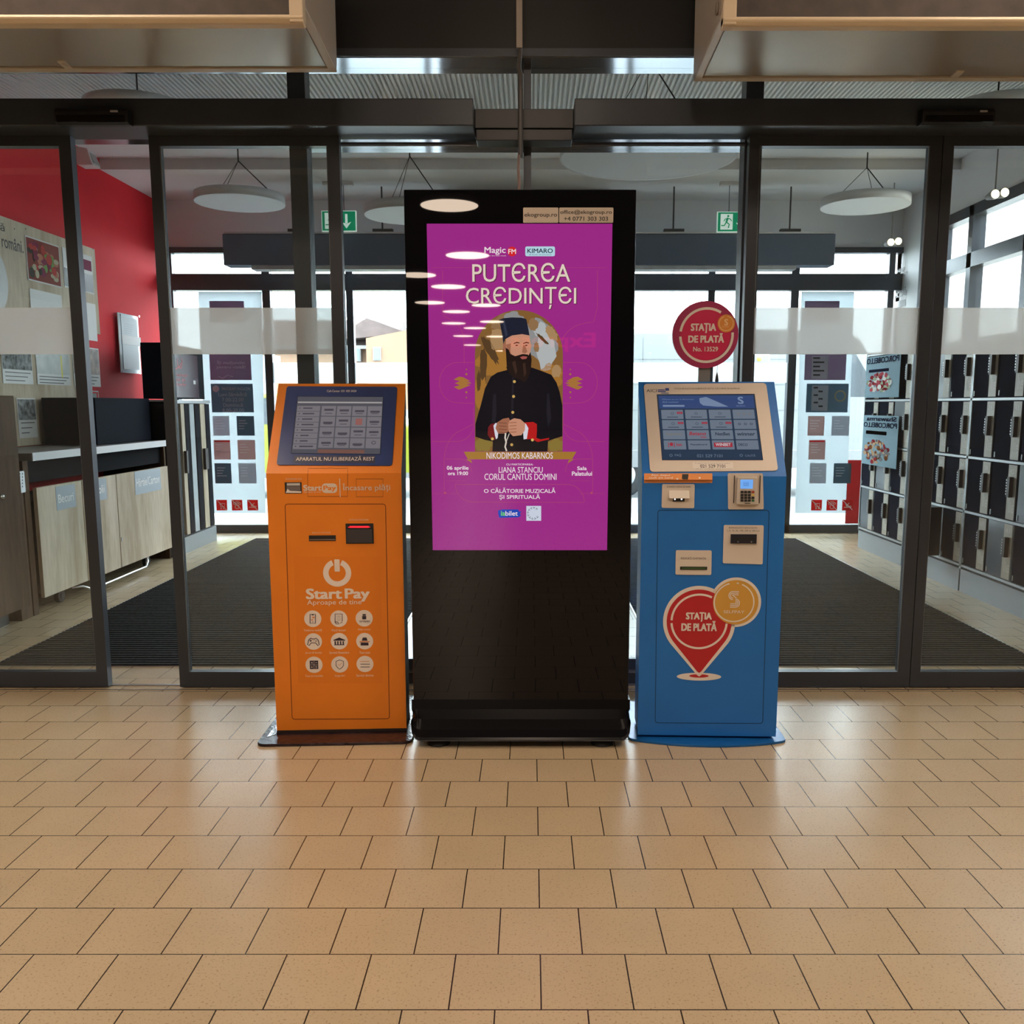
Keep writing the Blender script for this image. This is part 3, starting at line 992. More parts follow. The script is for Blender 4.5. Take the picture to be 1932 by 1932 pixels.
# =================================================================== PAYMENT KIOSKS
def kiosk(name, label, Xl, Xr, Yf, rot, zs, zt, dtop, dbody, mfront, mside, msk, base):
    """front lower plane and slanted head; rot turns the front; returns thing, frames"""
    cx = (Xl + Xr) / 2; w = Xr - Xl
    t = thing(name, label, 'payment kiosk', (cx, Yf, 0))
    u = Vector((math.cos(rot), math.sin(rot), 0)); back = Vector((-math.sin(rot), math.cos(rot), 0))
    C = Vector((cx, Yf, 0))
    P = lambda a, d, z: C + u * a + back * d + Vector((0, 0, z))
    hw = w / 2
    prof = [(0, .02), (0, zs), (dtop, zt), (dtop + .025, zt), (dtop + .025, zt - .10), (dbody, zs - .25), (dbody, .02)]
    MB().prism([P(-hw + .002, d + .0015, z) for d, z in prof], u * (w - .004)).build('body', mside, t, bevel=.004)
    # painted sheet front, wraps lower front and head
    f = MB()
    th = .0015
    f.prism([P(-hw, 0, .02), P(hw, 0, .02), P(hw, 0, zs), P(-hw, 0, zs)], back * th)
    f.prism([P(-hw, 0, zs), P(hw, 0, zs), P(hw, dtop, zt), P(-hw, dtop, zt)], back * th)
    f.prism([P(-hw, dtop, zt), P(hw, dtop, zt), P(hw, dtop + .027, zt), P(-hw, dtop + .027, zt)], Vector((0, 0, -th)))
    f.build('front_sheet', mfront, t)
    Sf = Surf(P(0, 0, 0), u, (0, 0, 1))
    sv = (P(0, dtop, zt) - P(0, 0, zs))
    Sh = Surf(P(0, 0, zs), u, sv)
    return t, Sf, Sh, P


def groove(S, px4, w, r, mat_, t, name='panel_gap', h=.0006, closed=True):
    pts = rounded(S.P(px4), r)
    return MB().mat(mat_).line(S, pts, w, h, True).build(name, None, t)


def quad(px4):
    TL, TR, BR, BL = [Vector(p) for p in px4]
    def f(u, v):
        return tuple((TL * (1 - u) + TR * u) * (1 - v) + (BL * (1 - u) + BR * u) * v)
    return f


# ---- orange kiosk
ORA = M('orange_powder_coat', (.80, .225, .012), .42, noise=(5, .05), bump=(400, .02))
ORD = M('orange_groove', (.16, .03, .005), .8)
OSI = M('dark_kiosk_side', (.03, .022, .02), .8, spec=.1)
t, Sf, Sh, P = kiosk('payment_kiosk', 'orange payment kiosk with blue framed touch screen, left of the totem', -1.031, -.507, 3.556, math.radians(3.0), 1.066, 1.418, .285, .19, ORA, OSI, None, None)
# base plate
bp = rounded([(-.318, -.125), (.293, -.125), (.30, .46), (-.30, .46)], .04)
BPM = M('worn_base_plate', (.035, .022, .028), .22, .5, noise=(30, .5), bump=(35, .25))
b = MB().prism([P(a, d, .012) for a, d in bp], (0, 0, -.012))
b.build('base_plate', BPM, t, bevel=.002)
b = MB().mat(M('silver_worn', (.45, .46, .48), .2, .8, bump=(45, .6)))
b.prism([P(-.29, -.05, .0135), P(-.264, -.02, .0135), P(-.264, .40, .0135), P(-.285, .40, .0135)], (0, 0, -.002))
b.build('worn_foil', None, t)
MB().prism([P(-.262, -.004, .022), P(.262, -.004, .022), P(.262, .185, .022), P(-.262, .185, .022)], (0, 0, -.011)).build('plinth', OSI, t)
# bezel and screen
NAVY = M('navy_bezel', (.035, .060, .19), .25, noise=(3, .15))
bz = rounded(Sh.P([(541.5, 729.8), (749.7, 730.7), (740, 879.5), (522, 878)]), .014)
b = MB().mat(NAVY).slab(Sh, bz, .0, .004)
WHT = M('white_print', (.78, .72, .66), .5)
b.mat(WHT).text(Sh, 'Call-Center: 031 005 0424', Sh.R(617, 737, 672.5, 741), .0044, .0)
b.mat(M('navy_tape', (.022, .028, .075), .4)).flat(Sh, Sh.P([(556, 860.5), (708.5, 860.5), (707.5, 875), (553, 875)]), .0043)
b.mat(WHT).text(Sh, 'APARATUL NU ELIBEREAZĂ REST', Sh.R(559, 861.5, 706.5, 870.5), .0048, .006)
b.build('screen_bezel', None, t)
px4 = [(562, 749.4), (723.2, 750), (717.6, 858.4), (549.9, 856.5)]
Q = quad(px4)
def cell(Bm, S_, Q, u0, v0, u1, v1, h):
    Bm.flat(S_, S_.P([Q(u0, v1), Q(u1, v1), Q(u1, v0), Q(u0, v0)]), h)
b = MB().mat(led('kiosk_screen_grey', E(84, 84, 92), 1, .12)).slab(Sh, Sh.P(px4), -.001, .0044)
b.mat(led('kiosk_screen_edge', E(34, 34, 44), 1, .12)); b.line(Sh, Sh.P(px4), .003, .0047, True)
b.mat(led('kiosk_screen_line', E(170, 165, 165), 1)); cell(b, Sh, Q, .01, .09, .99, .115, .0048)
cel = led('kiosk_cell', E(122, 118, 124), 1, .12)
ink2 = led('kiosk_ink', E(76, 72, 82), 1)
b.mat(cel)
for r_ in range(8):
    cell(b, Sh, Q, .01, .165 + r_ * .096, .275, .165 + r_ * .096 + .088, .0048)
names = [['C&D S', 'Amparo', 'termo', 'ICPlus'], ['orange', 'digi', '', 'e-sistem'], ['telekom', 'rcs', 'enel', 'engie'], ['paypoint', 'vodafone', 'eon gaz', '']]
for r_ in range(4):
    for c_ in range(4):
        b.mat(cel); u0 = .295 + c_ * .178; v0 = .165 + r_ * .187
        cell(b, Sh, Q, u0, v0, u0 + .165, v0 + .172, .0048)
b.mat(ink2)
rq = random.Random(3)
for r_ in range(8):
    v0 = .165 + r_ * .096
    q0, q1 = Q(.08, v0 + .03), Q(.17 + rq.random() * .08, v0 + .052)
    b.flat(Sh, box2(Sh.R(q0[0], q0[1], q1[0], q1[1])), .0052)
    q0 = Q(.04, v0 + .042); b.disc(Sh, Sh.px(*q0), .003, .0052, 10)
for r_ in range(4):
    for c_ in range(4):
        u0 = .295 + c_ * .178; v0 = .165 + r_ * .187
        k = (r_ * 4 + c_) % 5
        q0, q1 = Q(u0 + .03, v0 + .05 + .01 * k), Q(u0 + .14, v0 + .085 + .01 * k)
        if (r_, c_) == (1, 2):
            b.mat(led('kiosk_red', E(150, 96, 92), 1)); b.flat(Sh, rounded(box2(Sh.R(*Q(u0 + .045, v0 + .03), *Q(u0 + .125, v0 + .14))), .003), .0052); b.mat(ink2)
        elif (r_, c_) == (3, 3):
            b.arc(Sh, Sh.px(*Q(u0 + .09, v0 + .075)), .006, .009, 0, 360, .0052, 20)
        else:
            b.flat(Sh, rounded(box2(Sh.R(*q0, *q1)), .002), .0052)
            b.flat(Sh, box2(Sh.R(*Q(u0 + .045, v0 + .125), *Q(u0 + .125, v0 + .135))), .0052)
b.mat(led('kiosk_footer', E(120, 84, 76), 1)); cell(b, Sh, Q, .295, .925, .82, .99, .0048)
b.build('touch_screen', None, t)
# front details
groove(Sf, [(537.8, 951), (727.5, 951), (734.8, 1356), (551.2, 1357)], .0028, .012, ORD, t, 'service_door_gap')
b = MB().mat(ORD)
b.line(Sf, Sf.P([(580.6, 893.5), (580.6, 936.7), (656, 936.7), (656, 893.5)]), .0018, .0006)
b.line(Sf, Sf.P([(672, 903.5), (722.6, 903.5), (722.6, 937.4), (672.2, 937.4)]), .0018, .0006, True)
b.build('cover_gap', None, t)
MB().mat(ORD).line(Sh, Sh.P([(581, 892), (581.5, 883.6), (656, 883.6), (656, 892)]), .0018, .0006).build('cover_gap', None, t)
BLK = M('matt_black', (.012, .011, .012), .5)
b = MB().mat(BLK).slab(Sf, box2(Sf.R(537.4, 910, 569.4, 931)), -.001, .001)
b.mat(M('silver_print', (.55, .54, .52), .35)).slab(Sf, box2(Sf.R(541.5, 911.5, 566.2, 916)), .001, .003)
b.mat(M('scanner_well', (.16, .13, .13), .4)).flat(Sf, box2(Sf.R(541, 917, 567, 926)), .0014)
b.mat(WHT).flat(Sf, Sf.P([(539, 929.8), (568.5, 929.8), (568.5, 927), (547, 926), (542.5, 922), (540, 928)]), .0016)
b.build('code_scanner', None, t)
b = MB().mat(M('pale_peach_print', (.72, .60, .50), .5))
b.text(Sf, 'SCANEAZĂ AICI', Sf.R(539, 901.2, 569, 905.2), .0008)
b.text(Sf, 'Start', Sf.R(572.3, 914.8, 606.6, 925.9), .0009, .035)
b.flat(Sf, rounded(box2(Sf.R(607.3, 912, 636.2, 930.2)), .017, 8), .0008)
b.text(Sf, 'Aproape de tine', Sf.R(572.6, 927, 605.3, 930), .0009)
b.flat(Sf, box2(Sf.R(640.6, 903, 642.2, 937.6)), .0009)
b.text(Sf, 'Încasare plăți', Sf.R(646.4, 912, 736.2, 928.2), .0009, .006)
b.text(Sf, 'RIDICAȚI CHITANȚA', Sf.R(589, 1003.5, 624.5, 1007.2), .0009)
b.text(Sf, 'INTRODUCEȚI BANI', Sf.R(658.9, 979.3, 695, 982.8), .0009)
b.mat(ORA).text(Sf, 'Pay', Sf.R(610, 916.2, 634.4, 927.4), .0014, .03)
b.build('header_lettering', None, t)
b = MB().mat(BLK).slab(Sf, box2(Sf.R(582.9, 1010, 633.7, 1020.6)), -.001, .0012)
b.mat(M('slot_lip', (.20, .16, .13), .3)).slab(Sf, box2(Sf.R(584, 1017.2, 632.5, 1018.8)), .0012, .004)
b.build('receipt_slot', None, t)
b = MB().mat(BLK).slab(Sf, box2(Sf.R(652.4, 987.6, 705, 1025.6)), -.001, .0012)
b.mat(M('slot_face', (.035, .033, .038), .3)).slab(Sf, box2(Sf.R(655, 998.5, 703, 1023.5)), .0012, .008)
b.mat(M('red_led', (.1, .0, .0), .4, emit=(1, .015, .03), es=2.5))
for k in range(11):
    x = 660 + k * 3.3
    b.flat(Sf, box2(Sf.R(x, 992.3, x + 2.4, 995.6)), .002)
b.flat(Sf, box2(Sf.R(657, 994, 698.5, 994.9)), .0018)
b.build('banknote_slot', None, t)
# big logo and the nine round symbols, printed on one film
b = MB().mat(M('orange_film', (.77, .212, .011), .38)).flat(Sf, Sf.P([(554, 1050), (718.5, 1050), (722, 1289), (562.5, 1289)][::-1]), .0007)
PPR = M('print_beige', (.80, .70, .62), .5)
b.mat(PPR)
k1 = Sf.px(636.2 + 26.5, 1080.6)[0] - Sf.px(636.2, 1080.6)[0]
cc = Sf.px(636.2, 1080.9)
b.arc(Sf, cc, k1 * .61, k1, 112, 428, .0012, 50)
b.flat(Sf, rounded(box2(Sf.R(631, 1055.2, 640.9, 1078.3)), .003), .0012)
b.text(Sf, 'Start', Sf.R(577.2, 1110, 645.5, 1130.2), .0012, .035)
b.text(Sf, 'Pay', Sf.R(650.5, 1110, 697.8, 1135), .0012, .035)
b.text(Sf, 'Aproape de tine', Sf.R(579.5, 1131.5, 682, 1143.2), .0012, .0)
ic = [(590.2, 1167.3), (639.3, 1167.3), (687.2, 1166.4), (591.5, 1210.3), (640.2, 1209.6), (688.1, 1209.6), (592.6, 1254.1), (641.1, 1253.5), (688.7, 1252.6)]
lb = ['Telefonie mobilă', 'Plată facturi', 'Plăți online', 'Jocuri & licențe', 'Servicii financiare', 'Taxe auto', 'Taxe și impozite', 'Asigurări', 'Servicii diverse']
lw = [34, 26, 23, 31, 37, 20, 33, 19, 32]
ri = Sf.px(606.4, 1167)[0] - Sf.px(590.2, 1167)[0]
for (x, y), l_, w_ in zip(ic, lb, lw):
    b.disc(Sf, Sf.px(x, y), ri, .0012, 36)
    b.text(Sf, l_, Sf.R(x - w_ / 2, y + 19.2, x + w_ / 2, y + 23.6), .0012, .0)
IK = M('icon_ink', (.03, .018, .035), .5); OK_ = M('icon_orange', (.7, .25, .08), .5)
b.mat(IK)
def il(pts, w=.0028, closed=False, h=.0016):
    b.line(Sf, Sf.P(pts), w, h, closed)
x, y = ic[0]; il([(x - 5, y - 8.5), (x + 5, y - 8.5), (x + 5, y + 8.5), (x - 5, y + 8.5)], .0034, True); b.disc(Sf, Sf.px(x, y + 6), .002, .0016, 10); b.flat(Sf, box2(Sf.R(x - 2, y - 8.5, x + 2, y - 6.5)), .0016)
b.mat(OK_); b.flat(Sf, box2(Sf.R(x - 1, y - 4, x + 3.5, y - 1)), .0016); b.flat(Sf, box2(Sf.R(x - 3, y + 1, x + 1, y + 3)), .0016); b.mat(IK)
x, y = ic[1]; il([(x + 6.5, y + 5), (x + 6.5, y - 9), (x - 7, y - 9), (x - 7, y + 7), (x - 5, y + 9.5), (x + 1, y + 9.5), (x - 2, y + 6), (x - 7, y + 6)]); il([(x + 3, y + 9), (x + 5, y + 6), (x + 7, y + 8)], .002)
for k in range(3): il([(x - 4, y - 5 + k * 3.5), (x + 3.5, y - 5 + k * 3.5)], .0012)
x, y = ic[2]; b.flat(Sf, rounded(box2(Sf.R(x - 3.8, y - 4.5, x + 3.8, y + 2)), .002), .0016); b.flat(Sf, box2(Sf.R(x - 3, y - 8, x + 3, y - 5)), .0016); b.text(Sf, 'WWW.', Sf.R(x - 9.5, y + 4, x + 12, y + 7.8), .0016, .01)
x, y = ic[3]; il([(x - 11, y + 6), (x - 9, y - 3), (x - 5, y - 6.5), (x - 2, y - 5), (x + 2, y - 5), (x + 5, y - 6.5), (x + 9, y - 3), (x + 11, y + 6), (x + 8.5, y + 7.5), (x + 4, y + 2.5), (x - 4, y + 2.5), (x - 8.5, y + 7.5)], .0032, True)
il([(x - 7.5, y - 1.5), (x - 3, y - 1.5)]); il([(x - 5.3, y - 3.8), (x - 5.3, y + .8)]); b.arc(Sf, Sf.px(x + 5, y - 1.5), .003, .0045, 0, 360, .0016, 12); b.disc(Sf, Sf.px(x, y - 1.5), .0015, .0016, 8)
x, y = ic[4]; b.flat(Sf, Sf.P([(x, y - 7), (x + 11, y - 2.5), (x + 11, y - 1), (x - 11, y - 1), (x - 11, y - 2.5)]), .0016)
for k in (-7.5, -2.6, 2.6, 7.5): b.flat(Sf, box2(Sf.R(x + k - 1.3, y, x + k + 1.3, y + 6)), .0016)
b.flat(Sf, box2(Sf.R(x - 9.5, y + 6, x + 9.5, y + 7.5)), .0016)
x, y = ic[5]; b.flat(Sf, Sf.P([(x - 3.5, y - 7), (x + 3.5, y - 7), (x + 5.5, y - 1), (x - 5.5, y - 1)]), .0016); b.flat(Sf, Sf.P([(x - 7, y + 2.5), (x + 7, y + 2.5), (x + 7.5, y + 8), (x - 7.5, y + 8)]), .0016)
b.mat(OK_); b.flat(Sf, box2(Sf.R(x - 9.5, y - .3, x + 9.5, y + 1.7)), .0018); b.mat(IK)
x, y = ic[6]; b.flat(Sf, rounded(box2(Sf.R(x - 8, y - 8, x + 8, y + 8)), .002), .0016)
b.mat(PPR); il([(x, y - 7), (x, y + 7)], .001, h=.002); il([(x - 7, y), (x + 7, y)], .001, h=.002); b.text(Sf, '×', Sf.R(x - 5.5, y - 5.5, x - 2.5, y - 2.5), .002); b.text(Sf, '+', Sf.R(x - 6, y + 2.5, x - 2, y + 6), .002)
for yy in (-4, 3, 5.5): il([(x + 2.5, y + yy), (x + 6, y + yy)], .0015, h=.002)
b.mat(IK)
x, y = ic[7]; il([(x, y - 8.5), (x + 7, y - 6), (x + 7, y + 2), (x + 4, y + 6), (x, y + 9), (x - 4, y + 6), (x - 7, y + 2), (x - 7, y - 6)], .0026, True); b.mat(OK_); il([(x - 3, y - .5), (x - .8, y + 2), (x + 3.5, y - 2.5)], .002)
x, y = ic[8]; il([(x - 9, y - 5), (x + 8, y - 5)], .0022); b.mat(IK); il([(x - 8.5, y + .3), (x + 9, y + .3)], .0026); il([(x - 8.5, y + 5.5), (x + 9, y + 5.5)], .0026)
b.build('logo_film', None, t)

# ---- blue kiosk
BLU = M('blue_powder_coat', (.009, .155, .52), .40, noise=(5, .05), bump=(400, .02))
BLD = M('blue_groove', (.003, .035, .11), .8)
t, Sf, Sh, P = kiosk('payment_kiosk', 'blue payment kiosk with cream framed touch screen, right of the totem', .430, .980, 3.488, math.radians(-2.2), 1.060, 1.424, .27, .19, BLU, BLU, None, None)
arcp = [(-.312, .05), (-.31, -.005)] + [(-.30 + .60 * k / 16, -.018 - .060 * math.sin(math.pi * k / 16) ** .8) for k in range(17)] + [(.312, -.005), (.315, .05), (.30, .45), (-.30, .45)]
MB().prism([P(a, d, .010) for a, d in arcp], (0, 0, -.010)).build('base_plate', M('blue_base_plate', (.010, .12, .38), .25, .2), t, bevel=.002)
CRM2 = M('cream_plate', (.66, .58, .50), .35)
INK = M('dark_ink')
b = MB().mat(CRM2).slab(Sh, rounded(Sh.P([(1214.2, 725.6), (1445, 723.6), (1467.8, 889), (1226.6, 891)]), .016), 0, .004)
b.mat(INK)
b.text(Sh, 'AICI', Sh.R(1219.5, 735.6, 1239, 741.2), .0046, .0)
b.text(Sh, 'STAȚIA DE PLATĂ NU ELIBEREAZĂ RESTUL SUB FORMĂ DE NUMERAR', Sh.R(1272, 732, 1395.3, 736.6), .0046)
b.mat(M('small_blue_mark', (.04, .07, .3), .5)); b.flat(Sh, box2(Sh.R(1241, 736, 1254, 738)), .0046); b.flat(Sh, box2(Sh.R(1241, 739, 1256, 741)), .0046); b.flat(Sh, box2(Sh.R(1255, 733.5, 1262, 738.5)), .0046); b.flat(Sh, box2(Sh.R(1247, 742.5, 1262, 743.8)), .0046)
b.mat(M('white_sticker', (.74, .68, .62), .5)).flat(Sh, box2(Sh.R(1307, 873, 1383, 887)), .0044)
b.mat(INK).text(Sh, '021 529 7101', Sh.R(1320.8, 877.6, 1367.8, 883.8), .0048, .008)
b.text(Sh, 'În cazul în care ai nevoie de ajutor sună la', Sh.R(1311, 874.2, 1377, 876.4), .0048)
b.text(Sh, 'L-V 08:00-22:00 · S-D 08:00-22:00 · asistență clienți și reclamații', Sh.R(1308, 885.2, 1382, 887), .0048)
b.build('screen_bezel', None, t)
px4 = [(1239.4, 745.7), (1422.9, 744.9), (1438.8, 869.1), (1249.4, 869.1)]
Q = quad(px4)
b = MB().mat(led('blue_screen_bg', E(44, 60, 82), 1, .1)).slab(Sh, Sh.P(px4), -.001, .0044)
b.mat(led('blue_screen_edge', E(16, 22, 34), 1, .1)).line(Sh, Sh.P(px4), .003, .0047, True)
b.mat(led('blue_screen_banner', E(52, 74, 122), 1, .1)); cell(b, Sh, Q, .015, .02, .985, .215, .0048)
b.mat(led('blue_screen_print', E(120, 140, 172), 1))
b.flat(Sh, rounded(Sh.P([Q(.43, .13), Q(.43, .06), Q(.50, .04), Q(.56, .08), Q(.72, .19), Q(.60, .19), Q(.46, .17)]), .003), .0051)
b.text(Sh, 'Plătești pe loc în București', Sh.R(*Q(.05, .065), *Q(.37, .09)), .0052); b.text(Sh, 'fără comision', Sh.R(*Q(.05, .10), *Q(.21, .13)), .0052)
b.flat(Sh, rounded(box2(Sh.R(*Q(.05, .16), *Q(.27, .19))), .003), .0052)
b.text(Sh, 'S', Sh.R(*Q(.825, .04), *Q(.875, .15)), .0052, .03); b.text(Sh, 'SELFPAY', Sh.R(*Q(.80, .17), *Q(.89, .19)), .0052)
cb = led('blue_cell', E(112, 124, 140), 1, .1); ci = led('blue_cell_ink', E(50, 58, 76), 1); crd = led('blue_cell_red', E(166, 50, 66), 1); ctan = led('blue_cell_tan', E(130, 122, 110), 1)
for r_ in range(4):
    for c_ in range(4):
        u0 = .028 + c_ * .242; v0 = .235 + r_ * .155
        b.mat(cb).flat(Sh, rounded(Sh.P([Q(u0, v0), Q(u0, v0 + .14), Q(u0 + .222, v0 + .14), Q(u0 + .222, v0)]), .003), .0048)
        q = lambda a, c: Q(u0 + a * .222, v0 + c * .14)
        if r_ < 2 and c_ < 3:
            b.mat(ci).arc(Sh, Sh.px(*q(.5, .4)), .0048, .0062, 0, 360, .0051, 20)
            b.flat(Sh, box2(Sh.R(*q(.25, .76), *q(.75, .83))), .0051)
            if r_ == 1 or c_ == 0:
                b.mat(crd).flat(Sh, rounded(box2(Sh.R(*q(.72, .22), *q(.97, .45))), .002), .0051)
                b.mat(cb).text(Sh, 'NOU', Sh.R(*q(.76, .28), *q(.93, .40)), .0054)
        elif r_ < 2:
            b.mat(ctan if r_ == 0 else ci)
            for k in range(3):
                b.arc(Sh, Sh.px(*q(.25 + k * .27, .45)), .0035, .0055, 0, 360, .0051, 16)
for tx, m_, (r_, c_), bx in (('Superbet', ctan, (2, 0), (.15, .3, .85, .6)), ('Betano', crd, (2, 1), (.1, .18, .85, .58)), ('CASH', crd, (2, 1), (.6, .68, .85, .88)), ('NetBet', ci, (2, 2), (.2, .25, .85, .6)), ('winner', ci, (2, 3), (.1, .25, .9, .62)),
                             ('[●] lon', crd, (3, 0), (.2, .25, .8, .75)), ('Paysafecard', ci, (3, 1), (.12, .38, .85, .6)), ('DECO', ci, (3, 3), (.1, .35, .5, .62))):
    u0 = .028 + c_ * .242; v0 = .235 + r_ * .155
    b.mat(m_).text(Sh, tx, Sh.R(*Q(u0 + bx[0] * .222, v0 + bx[1] * .14), *Q(u0 + bx[2] * .222, v0 + bx[3] * .14)), .0053, .02, shear=.2 if tx in ('Betano', 'winner') else 0)
u0 = .028 + 2 * .242; v0 = .235 + 3 * .155
b.mat(crd).flat(Sh, box2(Sh.R(*Q(u0 + .02, v0 + .035), *Q(u0 + .20, v0 + .105))), .0051)
b.mat(led('pale_led', E(200, 190, 196), 1)).text(Sh, 'WINBET', Sh.R(*Q(u0 + .035, v0 + .045), *Q(u0 + .185, v0 + .09)), .0054, .03)
b.mat(led('blue_screen_foot', E(112, 128, 150), 1))
b.arc(Sh, Sh.px(*Q(.09, .93)), .0042, .006, 0, 360, .0051, 18); b.text(Sh, 'FAQ', Sh.R(*Q(.13, .91), *Q(.19, .95)), .0052)
b.text(Sh, '021 529 7101', Sh.R(*Q(.35, .915), *Q(.60, .96)), .0052); b.arc(Sh, Sh.px(*Q(.79, .93)), .0042, .006, 0, 360, .0051, 18); b.text(Sh, 'CAUTĂ', Sh.R(*Q(.83, .91), *Q(.93, .95)), .0052)
b.build('touch_screen', None, t)
# orange strip sticker
b = MB().mat(M('orange_strip', (.72, .26, .07), .45)).slab(Sh, Sh.P([(1215.2, 893.5), (1344, 893.2), (1344, 905.5), (1215.2, 905.5)]), 0, .0012)
b.mat(WHT).text(Sh, 'Aici depui\ncash pe card', Sh.R(1224, 895, 1269, 904.5), .0016, .01)
b.mat(INK).slab(Sh, Sh.P([(1290, 905), (1286.5, 904), (1287, 895), (1299, 895), (1298, 905)]), .0012, .0016)
b.mat(WHT).disc(Sh, Sh.px(1320, 902), .004, .0016, 12); b.disc(Sh, Sh.px(1278, 904), .004, .0016, 12)
b.build('promo_strip', None, t)
MB().mat(M('orange_strip')).slab(Sf, Sf.P([(1215.2, 905.5), (1344, 905.5), (1343.6, 911), (1215, 911)]), 0, .0012).build('promo_strip', None, t)
# scanner plate
def plate(px4, name, h=.003, r=.006):
    return MB().mat(CRM2).slab(Sf, rounded(Sf.P(px4), r), 0, h)
b = plate([(1249.3, 913.4), (1310.6, 913.4), (1309.6, 958.6), (1248.2, 958)], 'scanner_plate')
b.mat(INK).text(Sf, 'SCANAȚI CODUL DE BARE', Sf.R(1258, 916.6, 1303, 920.6), .0034, .0)
b.build('scanner_plate', None, t)
b = MB().mat(M('scanner_hood', (.70, .64, .56), .3))
hp = Sf.R(1261.5, 925, 1299.8, 939.2)
pts = [Sf.pt((hp[0], hp[3]), .003), Sf.pt((hp[0], hp[1]), .022), Sf.pt((hp[0], hp[1]), .003)]
b.prism(pts, Sf.u * (hp[2] - hp[0]))
o_ = b.build('scanner_hood', None, t, bevel=.001)
b = MB().mat(BLK).slab(Sf, Sf.P([(1270, 939.5), (1292, 939.5), (1291, 946), (1268.5, 946)]), .003, .006)
b.mat(M('white_led', (.8, .8, .8), .4, emit=(1, 1, 1), es=2.0)).disc(Sf, Sf.px(1273, 941.5), .003, .007, 12).disc(Sf, Sf.px(1285.5, 941.5), .003, .007, 12)
b.build('scanner_eye', None, t)
# card terminal
b = plate([(1373, 892.8), (1439, 892.8), (1440.6, 960.6), (1373.7, 961)], 'terminal_plate')
b.build('terminal_plate', None, t)
TB = M('terminal_shell', (.55, .50, .44), .35)
b = MB().mat(TB).slab(Sf, rounded(Sf.P([(1389.5, 899.8), (1427.5, 899.8), (1429.8, 951), (1388, 951)]), .006), .003, .020)
b.build('card_terminal', None, t, bevel=.002)
tm = bpy.data.objects['card_terminal']; ORIG['card_terminal'] = ORIG[t.name].copy()
b = MB().mat(M('terminal_screen', (.1, .2, .4), .2, emit=E(96, 160, 236), es=1.1)).flat(Sf, rounded(Sf.P([(1395, 904), (1419, 904), (1418, 921), (1395, 921)]), .002), .0205)
b.mat(INK)
for k in range(4): b.flat(Sf, box2(Sf.R(1400, 909 + k * 2.2, 1411, 909.5 + k * 2.2)), .0208)
b.build('terminal_display', None, tm)
cols_ = [(1398, 'k'), (1404.8, 'k'), (1411.6, 'k'), (1418.5, 'c')]
kc = {'k': BLK, 'r': M('key_red', (.35, .06, .03), .4), 'y': M('key_yellow', (.6, .45, .12), .4), 'g': M('key_green', (.03, .15, .06), .4)}
for ri_, yy in enumerate((927.2, 933.0, 938.2, 943.4)):
    for ci_, (xx, k) in enumerate(cols_):
        kk = 'k' if ci_ < 3 else ('r', 'y', 'k', 'g')[ri_]
        MB().mat(kc[kk]).slab(Sf, rounded(box2(Sf.R(xx - 2.7, yy - 2, xx + 2.7, yy + 2)), .001, 2), .020, .0225).build('key', None, tm)
MB().mat(BLK).flat(Sf, box2(Sf.R(1403, 948, 1414, 949.4)), .0205).build('card_slot', None, tm)
for xx in (1384.5, 1433): MB().mat(INK).slab(Sf, box2(Sf.R(xx - .6, 897, xx + .6, 949)), .003, .008).build('cradle_rail', None, t)
groove(Sf, [(1241.2, 962.6), (1451, 962.6), (1438.8, 1364.8), (1236, 1363.6)], .0026, .012, BLD, t, 'service_door_gap')
b = plate([(1365.5, 990.5), (1440.6, 991), (1438.6, 1064.6), (1363.6, 1062.5)], 'banknote_plate')
b.mat(INK).text(Sf, 'INTRODUCEȚI BANCNOTA', Sf.R(1375, 994.2, 1428.5, 998), .0034, .0)
b.text(Sf, '1, 5, 10, 50, 100, 200 și 500 Lei', Sf.R(1371.5, 999.6, 1432, 1003.4), .0034)
b.build('banknote_plate', None, t)
b = MB().mat(M('navy_slot', (.012, .014, .028), .35)).slab(Sf, box2(Sf.R(1378, 1007.6, 1426.6, 1024.6)), .003, .010)
b.mat(BLK).slab(Sf, box2(Sf.R(1381, 1014, 1423.5, 1018)), .010, .0105)
b.mat(STEEL).disc(Sf, Sf.px(1391.6, 1021.5), .003, .0107, 10).disc(Sf, Sf.px(1416.8, 1021.5), .003, .0107, 10)
b.build('banknote_slot', None, t)
b = plate([(1275, 1038), (1342.6, 1038.4), (1341.8, 1084.5), (1274.3, 1084)], 'receipt_plate')
b.mat(INK).text(Sf, 'RIDICAȚI CHITANȚA', Sf.R(1284.5, 1051, 1331.8, 1056.4), .0034, .0)
b.build('receipt_plate', None, t)
MB().mat(BLK).slab(Sf, box2(Sf.R(1283, 1068.8, 1333.8, 1074.6)), .003, .005).mat(M('slot_green', (.05, .12, .03), .4)).slab(Sf, box2(Sf.R(1286, 1070.6, 1331, 1072.8)), .005, .006).build('receipt_slot', None, t)
